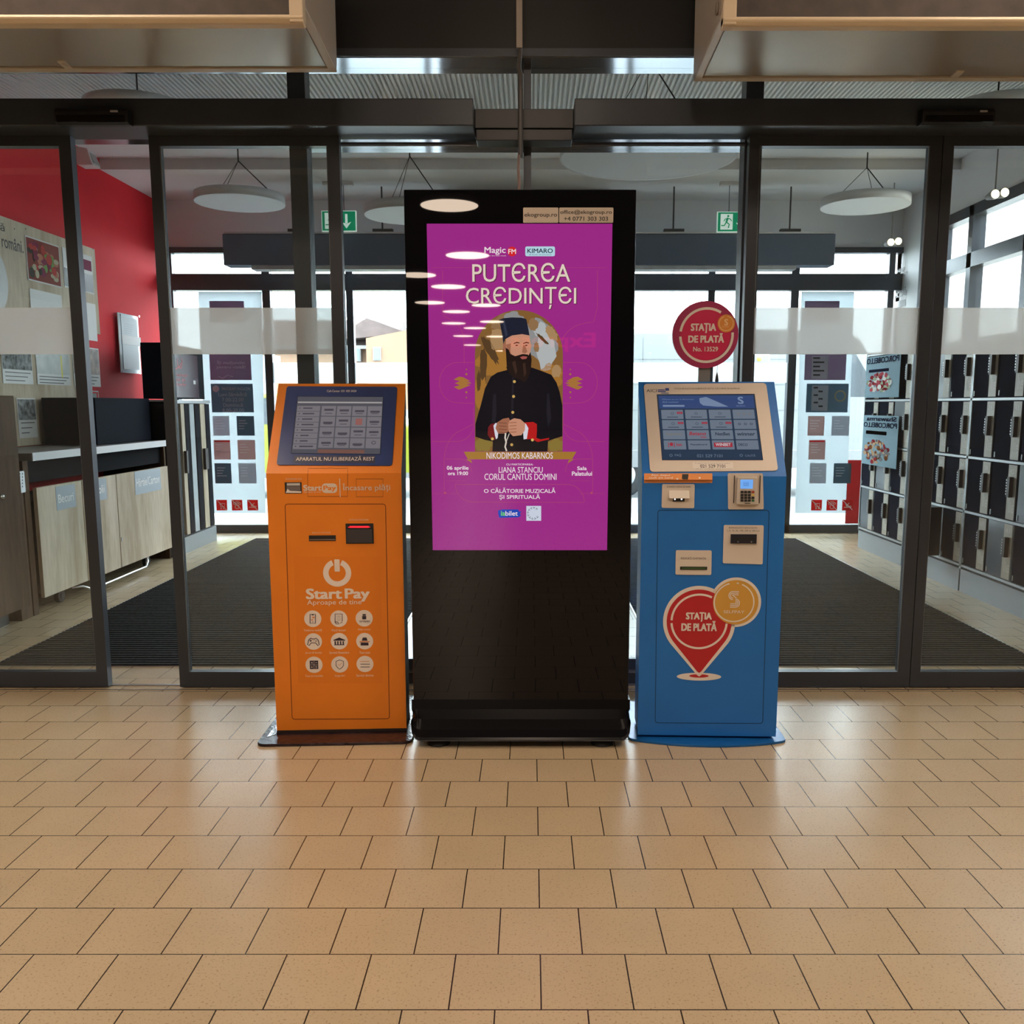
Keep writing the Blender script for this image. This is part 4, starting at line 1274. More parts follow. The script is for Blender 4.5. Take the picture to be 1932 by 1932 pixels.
# location pin sticker
def CP(x, y):
    return (1180 + x / 3.5125, 880 + y / 3.5125)
mpp = Sf.px(1320, 1170)[0] - Sf.px(1319, 1170)[0]
k_ = mpp / 3.5125
WPR = M('sticker_white', (.74, .68, .62), .45); RPR = M('sticker_red', (.47, .014, .022), .4); YPR = M('sticker_ochre', (.62, .33, .055), .4)
def pin(R, tipy, h, m_):
    cx, cy = 488, 1030
    pts = []
    a0 = math.radians(-36)
    for k in range(41):
        a = a0 + (math.pi - 2 * a0) * k / 40
        pts.append((cx + R * math.cos(a), cy - R * math.sin(a)))
    pts.append((cx - 14, tipy - 10)); pts.append((cx, tipy)); pts.append((cx + 14, tipy - 10))
    b.mat(m_).flat(Sf, [Sf.px(*CP(*p)) for p in pts], h)
b = MB()
b.mat(WPR).disc(Sf, Sf.px(*CP(487, 1393)), 149 * k_, .0008, 40, 27 * k_)
b.mat(RPR).disc(Sf, Sf.px(*CP(487, 1388)), 65 * k_, .0010, 30, 12 * k_)
pin(239, 1392, .0012, WPR)
b.mat(WPR).disc(Sf, Sf.px(*CP(730, 900)), 168 * k_, .0012, 48)
pin(215, 1368, .0015, RPR)
b.mat(WPR)
cc = Sf.px(*CP(488, 1027))
b.arc(Sf, cc, 176 * k_, 190 * k_, 64, 178, .0018, 40); b.arc(Sf, cc, 176 * k_, 190 * k_, 184, 356, .0018, 50)
b.mat(YPR).disc(Sf, Sf.px(*CP(730, 900)), 150 * k_, .0021, 48)
b.mat(WPR); cc = Sf.px(*CP(719, 900))
b.arc(Sf, cc, 126 * k_, 135 * k_, 68, -255, .0024, 60); b.arc(Sf, cc, 126 * k_, 135 * k_, 78, 84, .0024, 4)
b.text(Sf, 'STAȚIA', Sf.R(*CP(400, 965), *CP(572, 1028)), .0024, .05)
b.text(Sf, 'DE PLATĂ', Sf.R(*CP(370, 1022), *CP(605, 1090)), .0024, .05)
b.text(Sf, 'SELFPAY', Sf.R(*CP(650, 953), *CP(787, 973)), .0026, .01)
def slogo(b, S_, f, h, w):
    """coin mark: two nested S curves"""
    for off in (0, 11, 22):
        pts = [f(752 - off * .1, 828 + off), f(712, 828 + off)]
        r = 27 - off * .95
        pts += [f(712 - r * math.sin(math.radians(a)), 855 - r * math.cos(math.radians(a))) for a in range(15, 181, 15)]
        if off == 22:
            pts = pts[:5] + [f(735, 872)]
        b.line(S_, [S_.px(*p) for p in pts], w, h)
        pts = [f(692 + off * .1, 932 - off), f(728, 932 - off)]
        pts += [f(728 + r * math.sin(math.radians(a)), 905 + r * math.cos(math.radians(a))) for a in range(15, 181, 15)]
        b.line(S_, [S_.px(*p) for p in pts], w, h)
slogo(b, Sf, CP, .0026, 6 * k_)
b.build('pin_sticker', None, t)
# round sign on its post
Yp = 3.775
S2 = Surf((0, Yp, 0), (1, 0, 0), (0, 0, 1))
c = S2.px(1331, 631.5); r = S2.px(1393.2, 631.5)[0] - c[0]
GP = M('grey_post', (.30, .31, .32), .35, .6)
MB().mat(GP).box(S2.px(1319, 700)[0], Yp + .012, 1.40, S2.px(1341, 700)[0], Yp + .03, c[1] + .02).build('sign_post', None, t)
b = MB().mat(M('sign_magenta', (.36, .025, .10), .4)).lathe((c[0], Yp, c[1]), [(r, 0), (r, .011)], 'y', 56)
b.mat(M('sign_core', (.58, .015, .085), .4)).disc(S2, c, r * .76, .0006, 48)
k2 = r / 300
cc = S2.px(1180 + 738 / 4.83, 560 + 350 / 4.83)
b.mat(WPR); b.arc(S2, cc, r * .755, r * .83, 58, 172, .001, 40); b.arc(S2, cc, r * .755, r * .83, 183, 366, .001, 50)
G = lambda x, y: (1180 + x / 4.83, 560 + y / 4.83)
b.text(S2, 'STAȚIA', S2.R(*G(595, 240), *G(826, 332)), .0014, .05)
b.text(S2, 'DE PLATĂ', S2.R(*G(572, 330), *G(898, 418)), .0014, .05)
b.text(S2, 'No. 13529', S2.R(*G(617, 455), *G(843, 498)), .0014, .02)
b.mat(M('coin_orange', (.70, .27, .05), .35)).disc(S2, S2.px(*G(918, 243)), r * .265, .0018, 36)
b.mat(M('coin_ring', (.8, .55, .3), .4)).arc(S2, S2.px(*G(918, 243)), r * .205, r * .225, 80, -250, .002, 40)
b.text(S2, 'S', S2.R(*G(900, 203), *G(935, 262)), .002, .03)
b.text(S2, 'SELFPAY', S2.R(*G(880, 268), *G(945, 278)), .002)
b.build('round_sign', None, t)
MB().mat(BLK).lathe((atY(1352.5, 715, 3.80).x, 3.80, 1.42), [(.006, 0), (.008, .01), (.005, .03), (.002, .04), (.0012, .045), (.001, .21)], n=8).build('antenna', None, t)
#PART3
# =================================================================== LOBBY: hanging discs, exit signs, canopy
DISC = M('white_acoustic_felt', (.62, .64, .66), .7)


def hang_disc(label, apx, c, r, h=.07, name='hanging_disc', tilt=0.0):
    """c: centre of the underside; apex of the wires on the ceiling"""
    t = thing(name, label, 'ceiling disc', c, 'white discs hung on wires in the lobby')
    c = Vector(c)
    b = MB().lathe(c, [(r * .97, .004), (r, .0), (r, h), (r * .985, h)], n=64)
    b.lathe(c + Vector((0, 0, .006)), [(.001, 0), (r * .97, 0)], n=64)
    b.lathe(c + Vector((0, 0, h - .004)), [(.001, 0), (r * .985, 0)], n=64)
    b.build('disc', DISC, t)
    a = Vector((c.x, c.y, apx))
    for k in range(3):
        an = math.radians(20 + 120 * k)
        MB().tube([a - Vector((0, 0, .12)), c + Vector((r * .8 * math.cos(an), r * .8 * math.sin(an), h))], .005 if k == 0 else .0025, 6).build('wire', BLACKP, t)
    MB().tube([a, a - Vector((0, 0, .13))], .006, 6).build('hook', BLACKP, t)
    return t


def under(px_, py_, Y):
    p = atY(px_, py_, Y)
    return (p.x, p.y, p.z)


hang_disc('white disc on wires under the lobby ceiling, upper left behind the glass', ZC, under(453, 384, 7.9), .365)
hang_disc('white disc on wires seen through the closed right sliding doors', ZC - .04, under(1632, 390, 7.95), .36)
hang_disc('white disc on wires half hidden by the totem, left of it', ZC - .04, under(775, 408, 7.6), .37)
hang_disc('big white disc hung low to the right above the totem', ZC, under(1222, 300, 5.65), .52)
hang_disc('white disc hidden by the left door operator, only its wires show', ZC, under(262, 222, 6.2), .33)
hang_disc('white disc hidden by the right door operator, only its wires show', ZC, under(1880, 222, 6.2), .33)

# exit signs
GRN = M('exit_green', (.0, .30, .14), .4, emit=(.0, .28, .13), es=.45)
EW = M('exit_white', (.75, .85, .8), .4, emit=(.8, 1, .9), es=.5)
def exit_sign(label, x0, x1, y0, y1, Y, arrow):
    p0 = atY(x0, y1, Y); p1 = atY(x1, y0, Y)
    t = thing('exit_sign', label, 'exit sign', ((p0.x + p1.x) / 2, Y, p0.z), 'green exit signs hung in the lobby')
    S = Surf((p0.x, Y - .015, p0.z), (1, 0, 0), (0, 0, 1))
    w, h = p1.x - p0.x, p1.z - p0.z
    b = MB().mat(EW).box(p0.x, Y - .015, p0.z, p1.x, Y + .015, p1.z)
    b.build('sign_box', None, t, bevel=.002)
    b = MB().mat(GRN).flat(S, box2((.006, .006, w - .006, h - .006)), .0006)
    b.mat(EW)
    b.flat(S, box2((.03, .022, .03 + h * .62, h - .02)), .0012)
    f = lambda x, y: (.03 + h * .62 * x, .022 + (h - .042) * y)
    b.mat(GRN).disc(S, f(.62, .86), h * .055, .0018, 14)
    b.line(S, [f(.60, .76), f(.48, .48)], h * .10, .0018)
    b.line(S, [f(.48, .48), f(.72, .34), f(.66, .10)], h * .06, .0018)
    b.line(S, [f(.48, .48), f(.32, .26), f(.06, .26)], h * .06, .0018)
    b.line(S, [f(.60, .72), f(.82, .66), f(.92, .54)], h * .045, .0018)
    b.line(S, [f(.56, .70), f(.36, .66), f(.28, .52)], h * .045, .0018)
    b.mat(EW)
    ax = w - .09
    b.line(S, [(ax, h - .03), (ax, .07)], .022, .0018)
    b.flat(S, [(ax - .045, .085), (ax, .025), (ax + .045, .085), (ax, .065)], .0018)
    b.build('sign_face', None, t)
    for xx in (p0.x + w * .35, p0.x + w * .65):
        MB().tube([(xx, Y, p1.z), (xx, Y, ZC - .09)], .003, 6).build('rod', BLACKP, t)
    MB().box(p0.x + .02, Y - .03, ZC - .12, p1.x - .02, Y + .03, ZC - .085).build('ceiling_bracket', CEILW, t)
exit_sign('green exit sign with running figure and down arrow on the left', 608, 672, 398, 437, 8.75, True)
exit_sign('green exit sign with running figure on the right of the totem', 1352, 1416, 400, 438.5, 8.75, True)

# canopy (outer door curtain) hung across the lobby
CAN = M('flare_tinted_panel', (.075, .105, .155), .45)  # bluish lens flare put into the colour of the dark grey box
p0 = atY(422, 500, 8.85); p1 = atY(1577, 441, 8.85)
t = thing('overhead_door_curtain', 'long dark box with a flare blue tint hung above the outer doors', 'air curtain', (0, 8.85, p0.z))
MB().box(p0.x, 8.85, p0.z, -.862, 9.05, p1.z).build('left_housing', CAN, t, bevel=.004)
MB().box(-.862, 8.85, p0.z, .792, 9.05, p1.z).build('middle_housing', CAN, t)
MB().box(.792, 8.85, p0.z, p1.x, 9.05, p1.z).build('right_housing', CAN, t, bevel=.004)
MB().box(p0.x + .02, 8.83, p1.z, p1.x - .02, 9.06, p1.z + .015).build('top_edge', M('pale_edge', (.5, .5, .5), .5), t)
MB().box(p0.x + .25, 8.88, p0.z - .035, p1.x - .35, 9.04, p0.z).build('outlet_grille', M('pale_grille', (.42, .44, .45), .5, noise=(8, .2)), t)
for i, xx in enumerate((-2.2, -1.4, 1.35, 2.0, 2.45)):
    b = MB().tube([(xx, 8.93, p1.z), (xx, 8.93, ZC - .09)], .008, 6)
    b.build('hanger_rod', M('dark_rod', (.05, .05, .05), .5), t)
    MB().box(xx - .09, 8.90, p1.z + .03, xx + .10, 8.96, p1.z + .055).build('hanger_bracket', M('dark_rod'), t)
# pipes and small fittings on the lobby ceiling
for lab, (px_, py_), Yc in (('small smoke detector under the ceiling on the left', (364, 292), 7.0), ('small smoke detector under the ceiling on the right', (1617, 292), 7.0)):
    p = atY(px_, py_, Yc)
    o = MB().lathe((p.x, p.y, ZC), [(.001, -.09), (.02, -.085), (.03, -.05), (.018, -.03), (.045, -.02), (.045, 0)], n=20).build('smoke_detector', M('fitting', (.30, .29, .28), .5))
    tag(o, lab, 'detector')
def reflection_pair(lab, pts, Y):  # spotlight reflections in the door glass, built as glowing bulbs on added holders
    p = atY(*pts[0], Y)
    t = thing('spot_reflection_pair', lab, 'spotlight reflection', p)
    for q in pts:
        c = atY(*q, Y)
        MB().lathe((c.x, Y, c.z), [(.001, -.002), (.03, -.002), (.032, .0)], 'y', 24).build('mirrored_bulb', M('warm_reflection', (1, .9, .7), .4, emit=(1, .82, .5), es=5), t)
        MB().lathe((c.x, Y, c.z), [(.032, 0), (.036, .03), (.02, .12)], 'y', 20).build('reflector', M('fitting'), t)
    a = atY(*pts[0], Y); c = atY(*pts[-1], Y)
    MB().tube([(a.x, Y + .08, a.z), (c.x, Y + .08, c.z)], .008, 6).tube([((a.x + c.x) / 2, Y + .08, a.z), ((a.x + c.x) / 2, Y + .08, ZC + .02)], .006, 6).build('holder', M('fitting'), t)
reflection_pair('pair of small warm glows for spotlight reflections before the white pillar', [(1681, 457), (1695, 455)], 8.7)
reflection_pair('pair of small warm glows for spotlight reflections near the upper right corner of the lobby', [(1878, 366), (1896, 363)], 7.2)
# speaker on the red wall
t = thing('wall_speaker', 'white speaker box high on the red wall', 'speaker', atX(165, 300, -XW + .06))
p0 = atX(152, 278, -XW + .08); p1 = atX(176, 326, -XW + .08)
yc = p0.y
b = MB().prism([(-XW + .03, yc - .06, p0.z), (-XW + .16, yc - .06, p0.z - .02), (-XW + .20, yc - .06, p1.z), (-XW + .07, yc - .06, p1.z)], (0, .14, 0))
b.build('cabinet', M('speaker_white', (.62, .60, .60), .5), t, bevel=.008)
MB().prism([(-XW + .165, yc - .045, p0.z - .04), (-XW + .205, yc - .045, p1.z + .02), (-XW + .20, yc - .045, p1.z + .02), (-XW + .16, yc - .045, p0.z - .04)], (0, .11, 0)).build('grille', M('grille_grey', (.35, .34, .34), .6), t)
MB().box(-XW, yc - .02, p0.z - .08, -XW + .05, yc + .03, p0.z - .02).build('bracket', BLACKP, t)

# =================================================================== LEFT SIDE: recycling station
OAK = wood_mat('pale_oak_laminate', (.40, .32, .22), (.62, .54, .42), rough=.7)
OAKD = wood_mat('brown_oak_laminate', (.060, .034, .018), (.125, .080, .048), rough=.8)
SL = Surf((-3.69, 0, 0), (0, 1, 0), (0, 0, 1))      # face of the back board
t = thing('notice_board', 'tall pale oak board on the red wall full of pinned photos', 'notice board', (-3.72, 7, 1.1))
MB().box(-3.745, 4.9, 1.39, -3.69, 7.76, 2.635).box(-3.745, 7.76, 1.93, -3.69, 7.97, 2.635).box(-3.745, 5.53, 1.035, -3.69, 7.76, 1.39).build('board', OAK, t)
for x, y in ((0, 0),):
    pass
b = MB().mat(INK)
p = SL.R(3, 449, 43, 472)
b.text(SL, 'români.', p, .001, .012)
p = SL.R(0, 421, 8, 436)
b.text(SL, 'ă', p, .001, .012)
b.build('lettering', None, t)
b = MB().mat(BLACKP)
for x, y in ((80, 835), (85, 800), (122, 753), (27, 432), (48, 432), (175, 470), (183, 660), (60, 700)):
    b.disc(SL, SL.px(x, y), .006, .001, 10)
b.build('pins', None, t)
b = MB().mat(M('pale_oval', (.45, .45, .44), .5))
q = SL.px(-12, 528)
b.slab(SL, [(q[0] + .16 * math.cos(a * math.pi / 12), q[1] + .21 * math.sin(a * math.pi / 12)) for a in range(24)], 0, .008)
b.build('oval_plate', None, t)
PAPER = M('white_paper', (.62, .62, .60), .6)
GREYPH = M('grey_photograph', (.20, .21, .21), .7, spec=.1, noise=(28, .75))
def paper(name, lab, box, m_, caption=None, lift=.002, extra=None, frame=None, cat='photograph', S_=None):
    S_ = S_ or SL
    r_ = S_.R(*box)
    w, h = r_[2] - r_[0], r_[3] - r_[1]
    b = MB().mat(PAPER).slab(S_, box2(r_), lift, lift + .002)
    if m_:
        top = r_[3] - .01
        bot = r_[1] + (caption or .01)
        b.mat(m_).flat(S_, box2((r_[0] + .008, bot, r_[2] - .008, top)), lift + .0028)
    if caption:
        b.mat(INK)
        for k in range(3):
            yy = r_[1] + caption - .018 - k * caption * .28
            b.flat(S_, box2((r_[0] + .03, yy - .006, r_[2] - .03 - .04 * k, yy)), lift + .0028)
    if extra:
        extra(b, S_, r_, lift + .0034)
    o = b.build(name, None)
    return tag(o, lab, cat, 'papers pinned on the oak board')
VEG = M('vegetable_photograph', (.22, .05, .04), .7, spec=.1)
def veg(b, S_, r_, h):
    rr = random.Random(5)
    cl = [M('veg_red', (.42, .05, .04), .7, spec=.1), M('veg_dark', (.05, .05, .04), .7, spec=.1), M('veg_green', (.16, .30, .08), .7, spec=.1), M('veg_pale', (.42, .38, .26), .7, spec=.1), M('veg_wine', (.20, .03, .07), .7, spec=.1), M('veg_orange', (.42, .16, .10), .7, spec=.1)]
    for k in range(46):
        x = rr.uniform(r_[0] + .05, r_[2] - .05); y = rr.uniform(r_[1] + .05, r_[3] - .05)
        b.mat(cl[rr.randrange(6)]).disc(S_, (x, y), rr.uniform(.02, .045), h + k * .00005, 12, rr.uniform(.015, .04))
paper('pinned_photograph', 'colour photograph of vegetables on the oak board', (50, 455, 112, 535), VEG, extra=veg)
def dark_half(b, S_, r_, h):
    m = (r_[1] + r_[3]) / 2
    b.mat(M('dark_photo', (.03, .03, .035), .4)).flat(S_, box2((r_[0] + .01, r_[1] + .01, r_[2] - .01, m)), h)
    b.mat(M('veg_wine')).flat(S_, box2((r_[0] + (r_[2] - r_[0]) * .6, m + .03, r_[2] - .02, r_[3] - .04)), h)
paper('pinned_photograph', 'pinned photograph, dark below and white above, at the top right of the board', (119, 476, 174, 548), PAPER, extra=dark_half)
paper('pinned_sheet', 'blank white sheet under the vegetable photograph', (57, 551, 116, 600), None, cat='sheet')
paper('pinned_sheet', 'plain white sheet at the right edge of the board', (156, 572, 181, 642), None, cat='sheet')
paper('pinned_photograph', 'grey photograph with caption, just below the frosted band at the left edge', (2, 640, 59, 724), GREYPH, .10)
def yl(b, S_, r_, h):
    w = r_[2] - r_[0]
    b.mat(M('yellow_line', (.75, .65, .08), .5)).flat(S_, box2((r_[0] + w * .72, r_[1] + .06, r_[0] + w * .76, r_[3] - .12)), h)
paper('pinned_sheet', 'pale sheet with a yellow stripe', (67, 640, 130, 726), M('pale_photo', (.44, .46, .44), .4, noise=(9, .2)), .08, extra=yl, cat='sheet')
paper('pinned_photograph', 'photograph with brown edge and caption next to the yellow striped sheet', (137, 655, 187, 729), M('brownish_photo', (.30, .24, .20), .4, noise=(15, .6)), .10)
paper('pinned_photograph', 'narrow black and white photograph above the worktop', (33, 751, 68, 826), GREYPH, .13)
b = MB().mat(M('silver_print')).line(SL, box2(SL.R(146, 738, 187, 816)), .012, .004, True)
b.mat(M('smoky', (.22, .21, .20), .3)).flat(SL, box2(SL.R(149, 742, 184, 812)), .002)
tag(b.build('wall_frame', None), 'thin silver picture frame behind the worktop', 'frame', 'papers pinned on the oak board')
# info holder on the red wall
SR = Surf((-3.72, 0, 0), (0, 1, 0), (0, 0, 1))
t = thing('leaflet_holder', 'clear acrylic leaflet holder with grey sheets on the red wall', 'leaflet holder', SR.pt(SR.px(243, 650)))
b = MB().mat(M('acrylic', (.55, .62, .64), .08, alpha=1)).slab(SR, box2(SR.R(224, 594, 262, 704)), .0, .006)
b.build('backing', None, t)
b = MB().mat(M('grey_sheet', (.30, .34, .35), .5)).slab(SR, box2(SR.R(229, 600, 259, 697)), .006, .010)
b.mat(PAPER).slab(SR, box2(SR.R(228, 634, 263, 651)), .010, .013)
b.mat(M('faint_print', (.22, .25, .26), .5))
for k in range(5): b.flat(SR, box2(SR.R(232, 612 + k * 4, 250 - k, 613 + k * 4)), .0104)
b.build('sheets', None, t)
b = MB().mat(CHROME)
for x, y in ((224, 594), (260, 597), (228, 702), (262, 704)):
    b.disc(SR, SR.px(x, y), .01, .015, 12)
b.build('standoff_caps', None, t)

# worktop
WX = -3.13
t = thing('worktop', 'grey edged worktop above the recycling bins', 'worktop', (-3.4, 6.8, 1.0))
MB().box(-3.69, 5.72, .985, WX, 7.89, 1.03).build('top', M('worktop_face', (.20, .19, .18), .35), t)
MB().box(WX, 5.72, .982, WX + .006, 7.89, 1.033).build('edge_band', M('grey_edge', (.50, .50, .50), .4), t)
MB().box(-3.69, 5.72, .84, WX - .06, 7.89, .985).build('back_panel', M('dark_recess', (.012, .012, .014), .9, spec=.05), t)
MB().box(-3.69, 5.66, .0, -3.16, 5.72, .985).build('side_panel', OAKD, t)
MB().box(-3.69, 7.86, .0, -3.16, 7.89, .985).build('side_panel', OAKD, t)
# bins
SB = Surf((WX, 0, 0), (0, 1, 0), (0, 0, 1))
LAB = M('label_grey', (.22, .27, .31), .45)
for lab, word, y0, y1, lb_ in (('recycling bin trolley with oak front labelled Becuri', 'Becuri', 5.745, 6.325, (105.5, 915, 142.5, 960)),
                               ('narrow recycling bin trolley with oak front labelled Folii', 'Folii', 6.335, 6.855, (178, 903, 201, 944)),
                               ('wide recycling bin trolley with oak front labelled Hârtie/Carton', 'Hârtie/Carton', 6.865, 7.85, (254, 886, 303, 929))):
    t = thing('recycling_bin', lab, 'recycling bin', (-3.4, (y0 + y1) / 2, 0), 'oak fronted recycling bins under the worktop')
    MB().box(WX - .025, y0, .10, WX, y1, .81).build('front_panel', OAK, t, bevel=.0015)
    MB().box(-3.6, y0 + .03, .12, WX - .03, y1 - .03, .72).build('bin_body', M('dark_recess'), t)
    b = MB().mat(LAB).slab(SB, box2(SB.R(*lb_)), 0, .0015)
    x0, y0_, x1, y1_ = lb_
    dx, dy = x1 - x0, y1_ - y0_
    if word == 'Hârtie/Carton': tb = (256, 899, 300.5, 915)
    elif word == 'Becuri': tb = (109, 930.5, 138.5, 947)
    else: tb = (181, 915, 197, 931)
    b.mat(M('label_white', (.72, .72, .70), .5)).text(SB, word, SB.R(*tb), .002, .015)
    b.build('label_plate', None, t)
    if word != 'Folii':
        ya = y0 + (.33 if word == 'Becuri' else .62)
        MB().lathe((WX - .08, ya, .045), [(.045, -.015), (.045, .015)], 'x', 20).lathe((WX - .08, ya, .045), [(.018, .015), (.018, .02)], 'x', 12).build('wheel', RUB, t)
    if word != 'Becuri':
        MB().box(WX - .001, y0 + .008, .30, WX + .008, y0 + .02, .33).build('latch', STEEL, t)
MB().tube([(-3.16, 6.15, .085), (-3.11, 6.2, .085), (-3.09, 6.25, .06), (-3.09, 6.28, .045), (-3.09, 7.2, .045), (-3.09, 7.24, .085), (-3.12, 7.3, .09), (-3.16, 7.4, .09)], .008, 8).build('foot_rail', STEEL, t)
# black box on the worktop
t = thing('black_box', 'large black box standing on the far end of the worktop', 'box', (-3.4, 7.3, 1.03))
MB().box(-3.66, 6.88, 1.033, -3.26, 7.86, 1.385).build('body', M('box_black', (.014, .017, .024), .9, spec=.05), t, bevel=.003)
# near oak cabinet at the left edge
t = thing('oak_cabinet', 'tall dark oak battery cabinet at the left edge of the lobby', 'cabinet', (-3.4, 5.2, 0))
MB().box(-3.74, 4.65, .10, -3.10, 5.52, 1.385).build('body', OAKD, t, bevel=.003)
MB().box(-3.70, 5.52, .0, -3.16, 5.645, .84).build('side_post', OAKD, t)
MB().box(-3.66, 4.7, .0, -3.2, 5.45, .10).build('plinth', BLACKP, t)
S3 = Surf((-3.099, 0, 0), (0, 1, 0), (0, 0, 1))
MB().lathe((-3.10, 5.3, .80), [(.001, .02), (.012, .018), (.012, 0)], 'x', 14).build('knob', CHROME, t)
b = MB().mat(M('steel_plate')) if False else MB().mat(STEEL)
b.slab(SB, rounded(box2(SB.R(32, 889, 46, 930)), .01), .0, .004)
b.mat(BLACKP)
for k in range(5):
    for j in range(2): b.disc(SB, SB.px(36 + j * 5, 894 + k * 6), .006, .0045, 8)
o = b.build('perforated_plate', None, t)
# lockers at the far left
t = thing('narrow_locker_bank', 'grey based bank of narrow lockers behind the black box', 'locker bank', (-3.4, 8.4, 0))
GRYB = M('grey_steel_base', (.24, .26, .28), .4)
MB().box(-3.72, 7.92, 0, -3.12, 8.95, .145).build('base', GRYB, t)
MB().box(-3.72, 7.92, .145, -3.16, 8.95, 1.36).build('carcass', BLK, t)
MB().box(-3.72, 7.92, 1.345, -3.12, 8.95, 1.375).build('top_rail', M('silver_paint', (.45, .46, .47), .35), t)
for k, (ya, yb, mm) in enumerate(((7.96, 8.03, 'p'), (8.09, 8.13, 'd'), (8.20, 8.28, 'o'), (8.30, 8.39, 'd'), (8.41, 8.52, 'g'), (8.55, 8.66, 'd'), (8.68, 8.80, 'o'), (8.82, 8.93, 'd'))):
    mt = {'p': PAPER, 'o': OAK, 'g': M('locker_grey', (.36, .40, .41), .4), 'd': M('box_black')}[mm]
    d = MB().box(-3.16, ya, .16, -3.125, yb, 1.34).build('locker_door', mt, t)
    if mm == 'o':
        MB().box(-3.125, ya + .02, .72, -3.10, yb - .02, .92).build('handle', M('handle_brown', (.035, .025, .022), .5), d).parent = d
# dark screen above
t = thing('return_machine_screen', 'dark screen panel with red hand symbol above the narrow lockers', 'screen', (-3.4, 8.4, 1.375))
MB().box(-3.34, 7.94, 1.385, -3.17, 8.95, 1.86).build('housing', M('box_black'), t)
S4 = Surf((-3.168, 0, 0), (0, 1, 0), (0, 0, 1))
b = MB().mat(M('wine_screen', (.030, .010, .018), .2, emit=(.03, .008, .015), es=.6)).slab(S4, box2(S4.R(322, 668, 373, 750)), 0, .004)
b.mat(M('dull_red', (.45, .05, .07), .5))
c0 = S4.px(338, 683)
b.arc(S4, c0, .05, .06, 150, 400, .005, 20)
b.line(S4, S4.P([(326, 690), (331, 696), (339, 690), (341, 684)]), .012, .005)
b.text(S4, 'fructul\nto și\nfisele', S4.R(326, 704, 352, 728), .005, .0)
b.mat(PAPER).flat(S4, box2(S4.R(364, 718, 368, 725)), .005)
b.build('display', None, t)

# =================================================================== RIGHT SIDE: parcel lockers
LGL = M('locker_dark_glass', (.014, .018, .030), .3, spec=0.0)
LGG = M('locker_grey_glass', (.12, .14, .16), .15, spec=.25)
LBG = M('locker_beige', (.42, .38, .30), .45)
LBD = M('handle_brown')
LFR = M('locker_frame', (.40, .42, .43), .35, .4)
LX = 3.10
zr = [.19, .58, .965, 1.37, 1.775]
SK = Surf((LX, 0, 0), (0, -1, 0), (0, 0, 1))
nnum = [12]
def locker_bank(label, y1, y0, first):
    """y1 far, y0 near"""
    t = thing('locker_bank', label, 'locker bank', (LX + .3, (y0 + y1) / 2, 0), 'glass fronted key lockers along the right wall')
    MB().box(LX - .005, y0 + .008, 0, XW - .02, y1 - .008, .165).build('base', GRYB, t)
    MB().box(LX + .03, y0 + .004, .165, XW - .02, y1 - .004, 1.80).build('carcass', BLK, t)
    b = MB().mat(LFR)
    for z in zr:
        b.box(LX - .008, y0, z - .008, LX + .03, y1, z + .008)
    b.box(LX - .008, y0, .165, LX + .03, y0 + .012, 1.80); b.box(LX - .008, y1 - .012, .165, LX + .03, y1, 1.80)
    b.build('frame', None, t)
    w = (y1 - y0) / 3
    for c_ in range(3):
        for r_ in range(4):
            ya = y1 - (c_ + 1) * w; yb = ya + w      # yb far edge
            z0, z1 = zr[r_] + .012, zr[r_ + 1] - .012
            gm = LGG if (c_ * 2 + r_ * 3 + first) % 5 == 0 else LGL
            opened = first == 4 and c_ == 1 and r_ == 0
            nnum[0] += 1
            num = '%d' % nnum[0]
            if opened:
                # door standing open, hinged at its near edge
                b = MB().mat(gm).box(LX - .20, ya + .008, z0, LX - .002, ya + .022, z1)
                d = b.build('locker_door', None, t); ORIG[d.name] = ORIG[t.name].copy()
                MB().box(LX - .20, ya + .022, z0, LX - .10, ya + .030, z1).build('key_panel', LBD, d)
                continue
            b = MB().mat(gm).box(LX, ya + .008, z0, LX + .02, yb - .008, z1)
            d = b.build('locker_door', None, t); ORIG[d.name] = ORIG[t.name].copy()
            # beige strip on the near third, printed bars and number
            sa, sb = ya + .02, ya + .12
            b = MB().mat(LBG).box(LX - .003, sa, z0 + .004, LX, sb, z1 - .004)
            b.mat(M('faint_print2', (.60, .57, .50), .5))
            for k, (hh) in enumerate((.09, .07, .05)):
                b.slab(SK, box2((-(sb - .03 - k * .018), z0 + .05, -(sb - .036 - k * .018), z0 + .05 + hh)), .0034, .0038)
            for k in range(3):
                b.slab(SK, box2((-(sb - .08), z0 + .05 + k * .02, -(sb - .09), z0 + .063 + k * .02)), .0034, .0038)
            b.text(SK, num, (-(sb - .02), z1 - .06, -(sa + .03), z1 - .03), .004)
            b.build('key_panel', None, d)
            zc = z0 + .2
            b = MB().mat(LBD).box(LX - .03, sa + .03, zc - .05, LX - .003, sa + .062, zc + .08)
            b.mat(M('metal_teeth', (.6, .6, .6), .3, .6))
            for k in range(6):
                b.box(LX - .026, sa + .062, zc - .035 + k * .018, LX - .006, sa + .078, zc - .027 + k * .018)
            b.build('handle', None, d)
            MB().box(LX - .006, yb - .03, z0 + .01, LX + .0, yb - .022, z0 + .045).build('hinge', LFR, d)
    return t
locker_bank('farthest bank of glass fronted key lockers with food adverts, beside the outer doors', 8.51, 7.48, 0)
locker_bank('middle bank of glass fronted key lockers, one low door standing open', 7.475, 6.455, 4)
locker_bank('nearest bank of glass fronted key lockers at the right edge', 6.45, 5.43, 8)
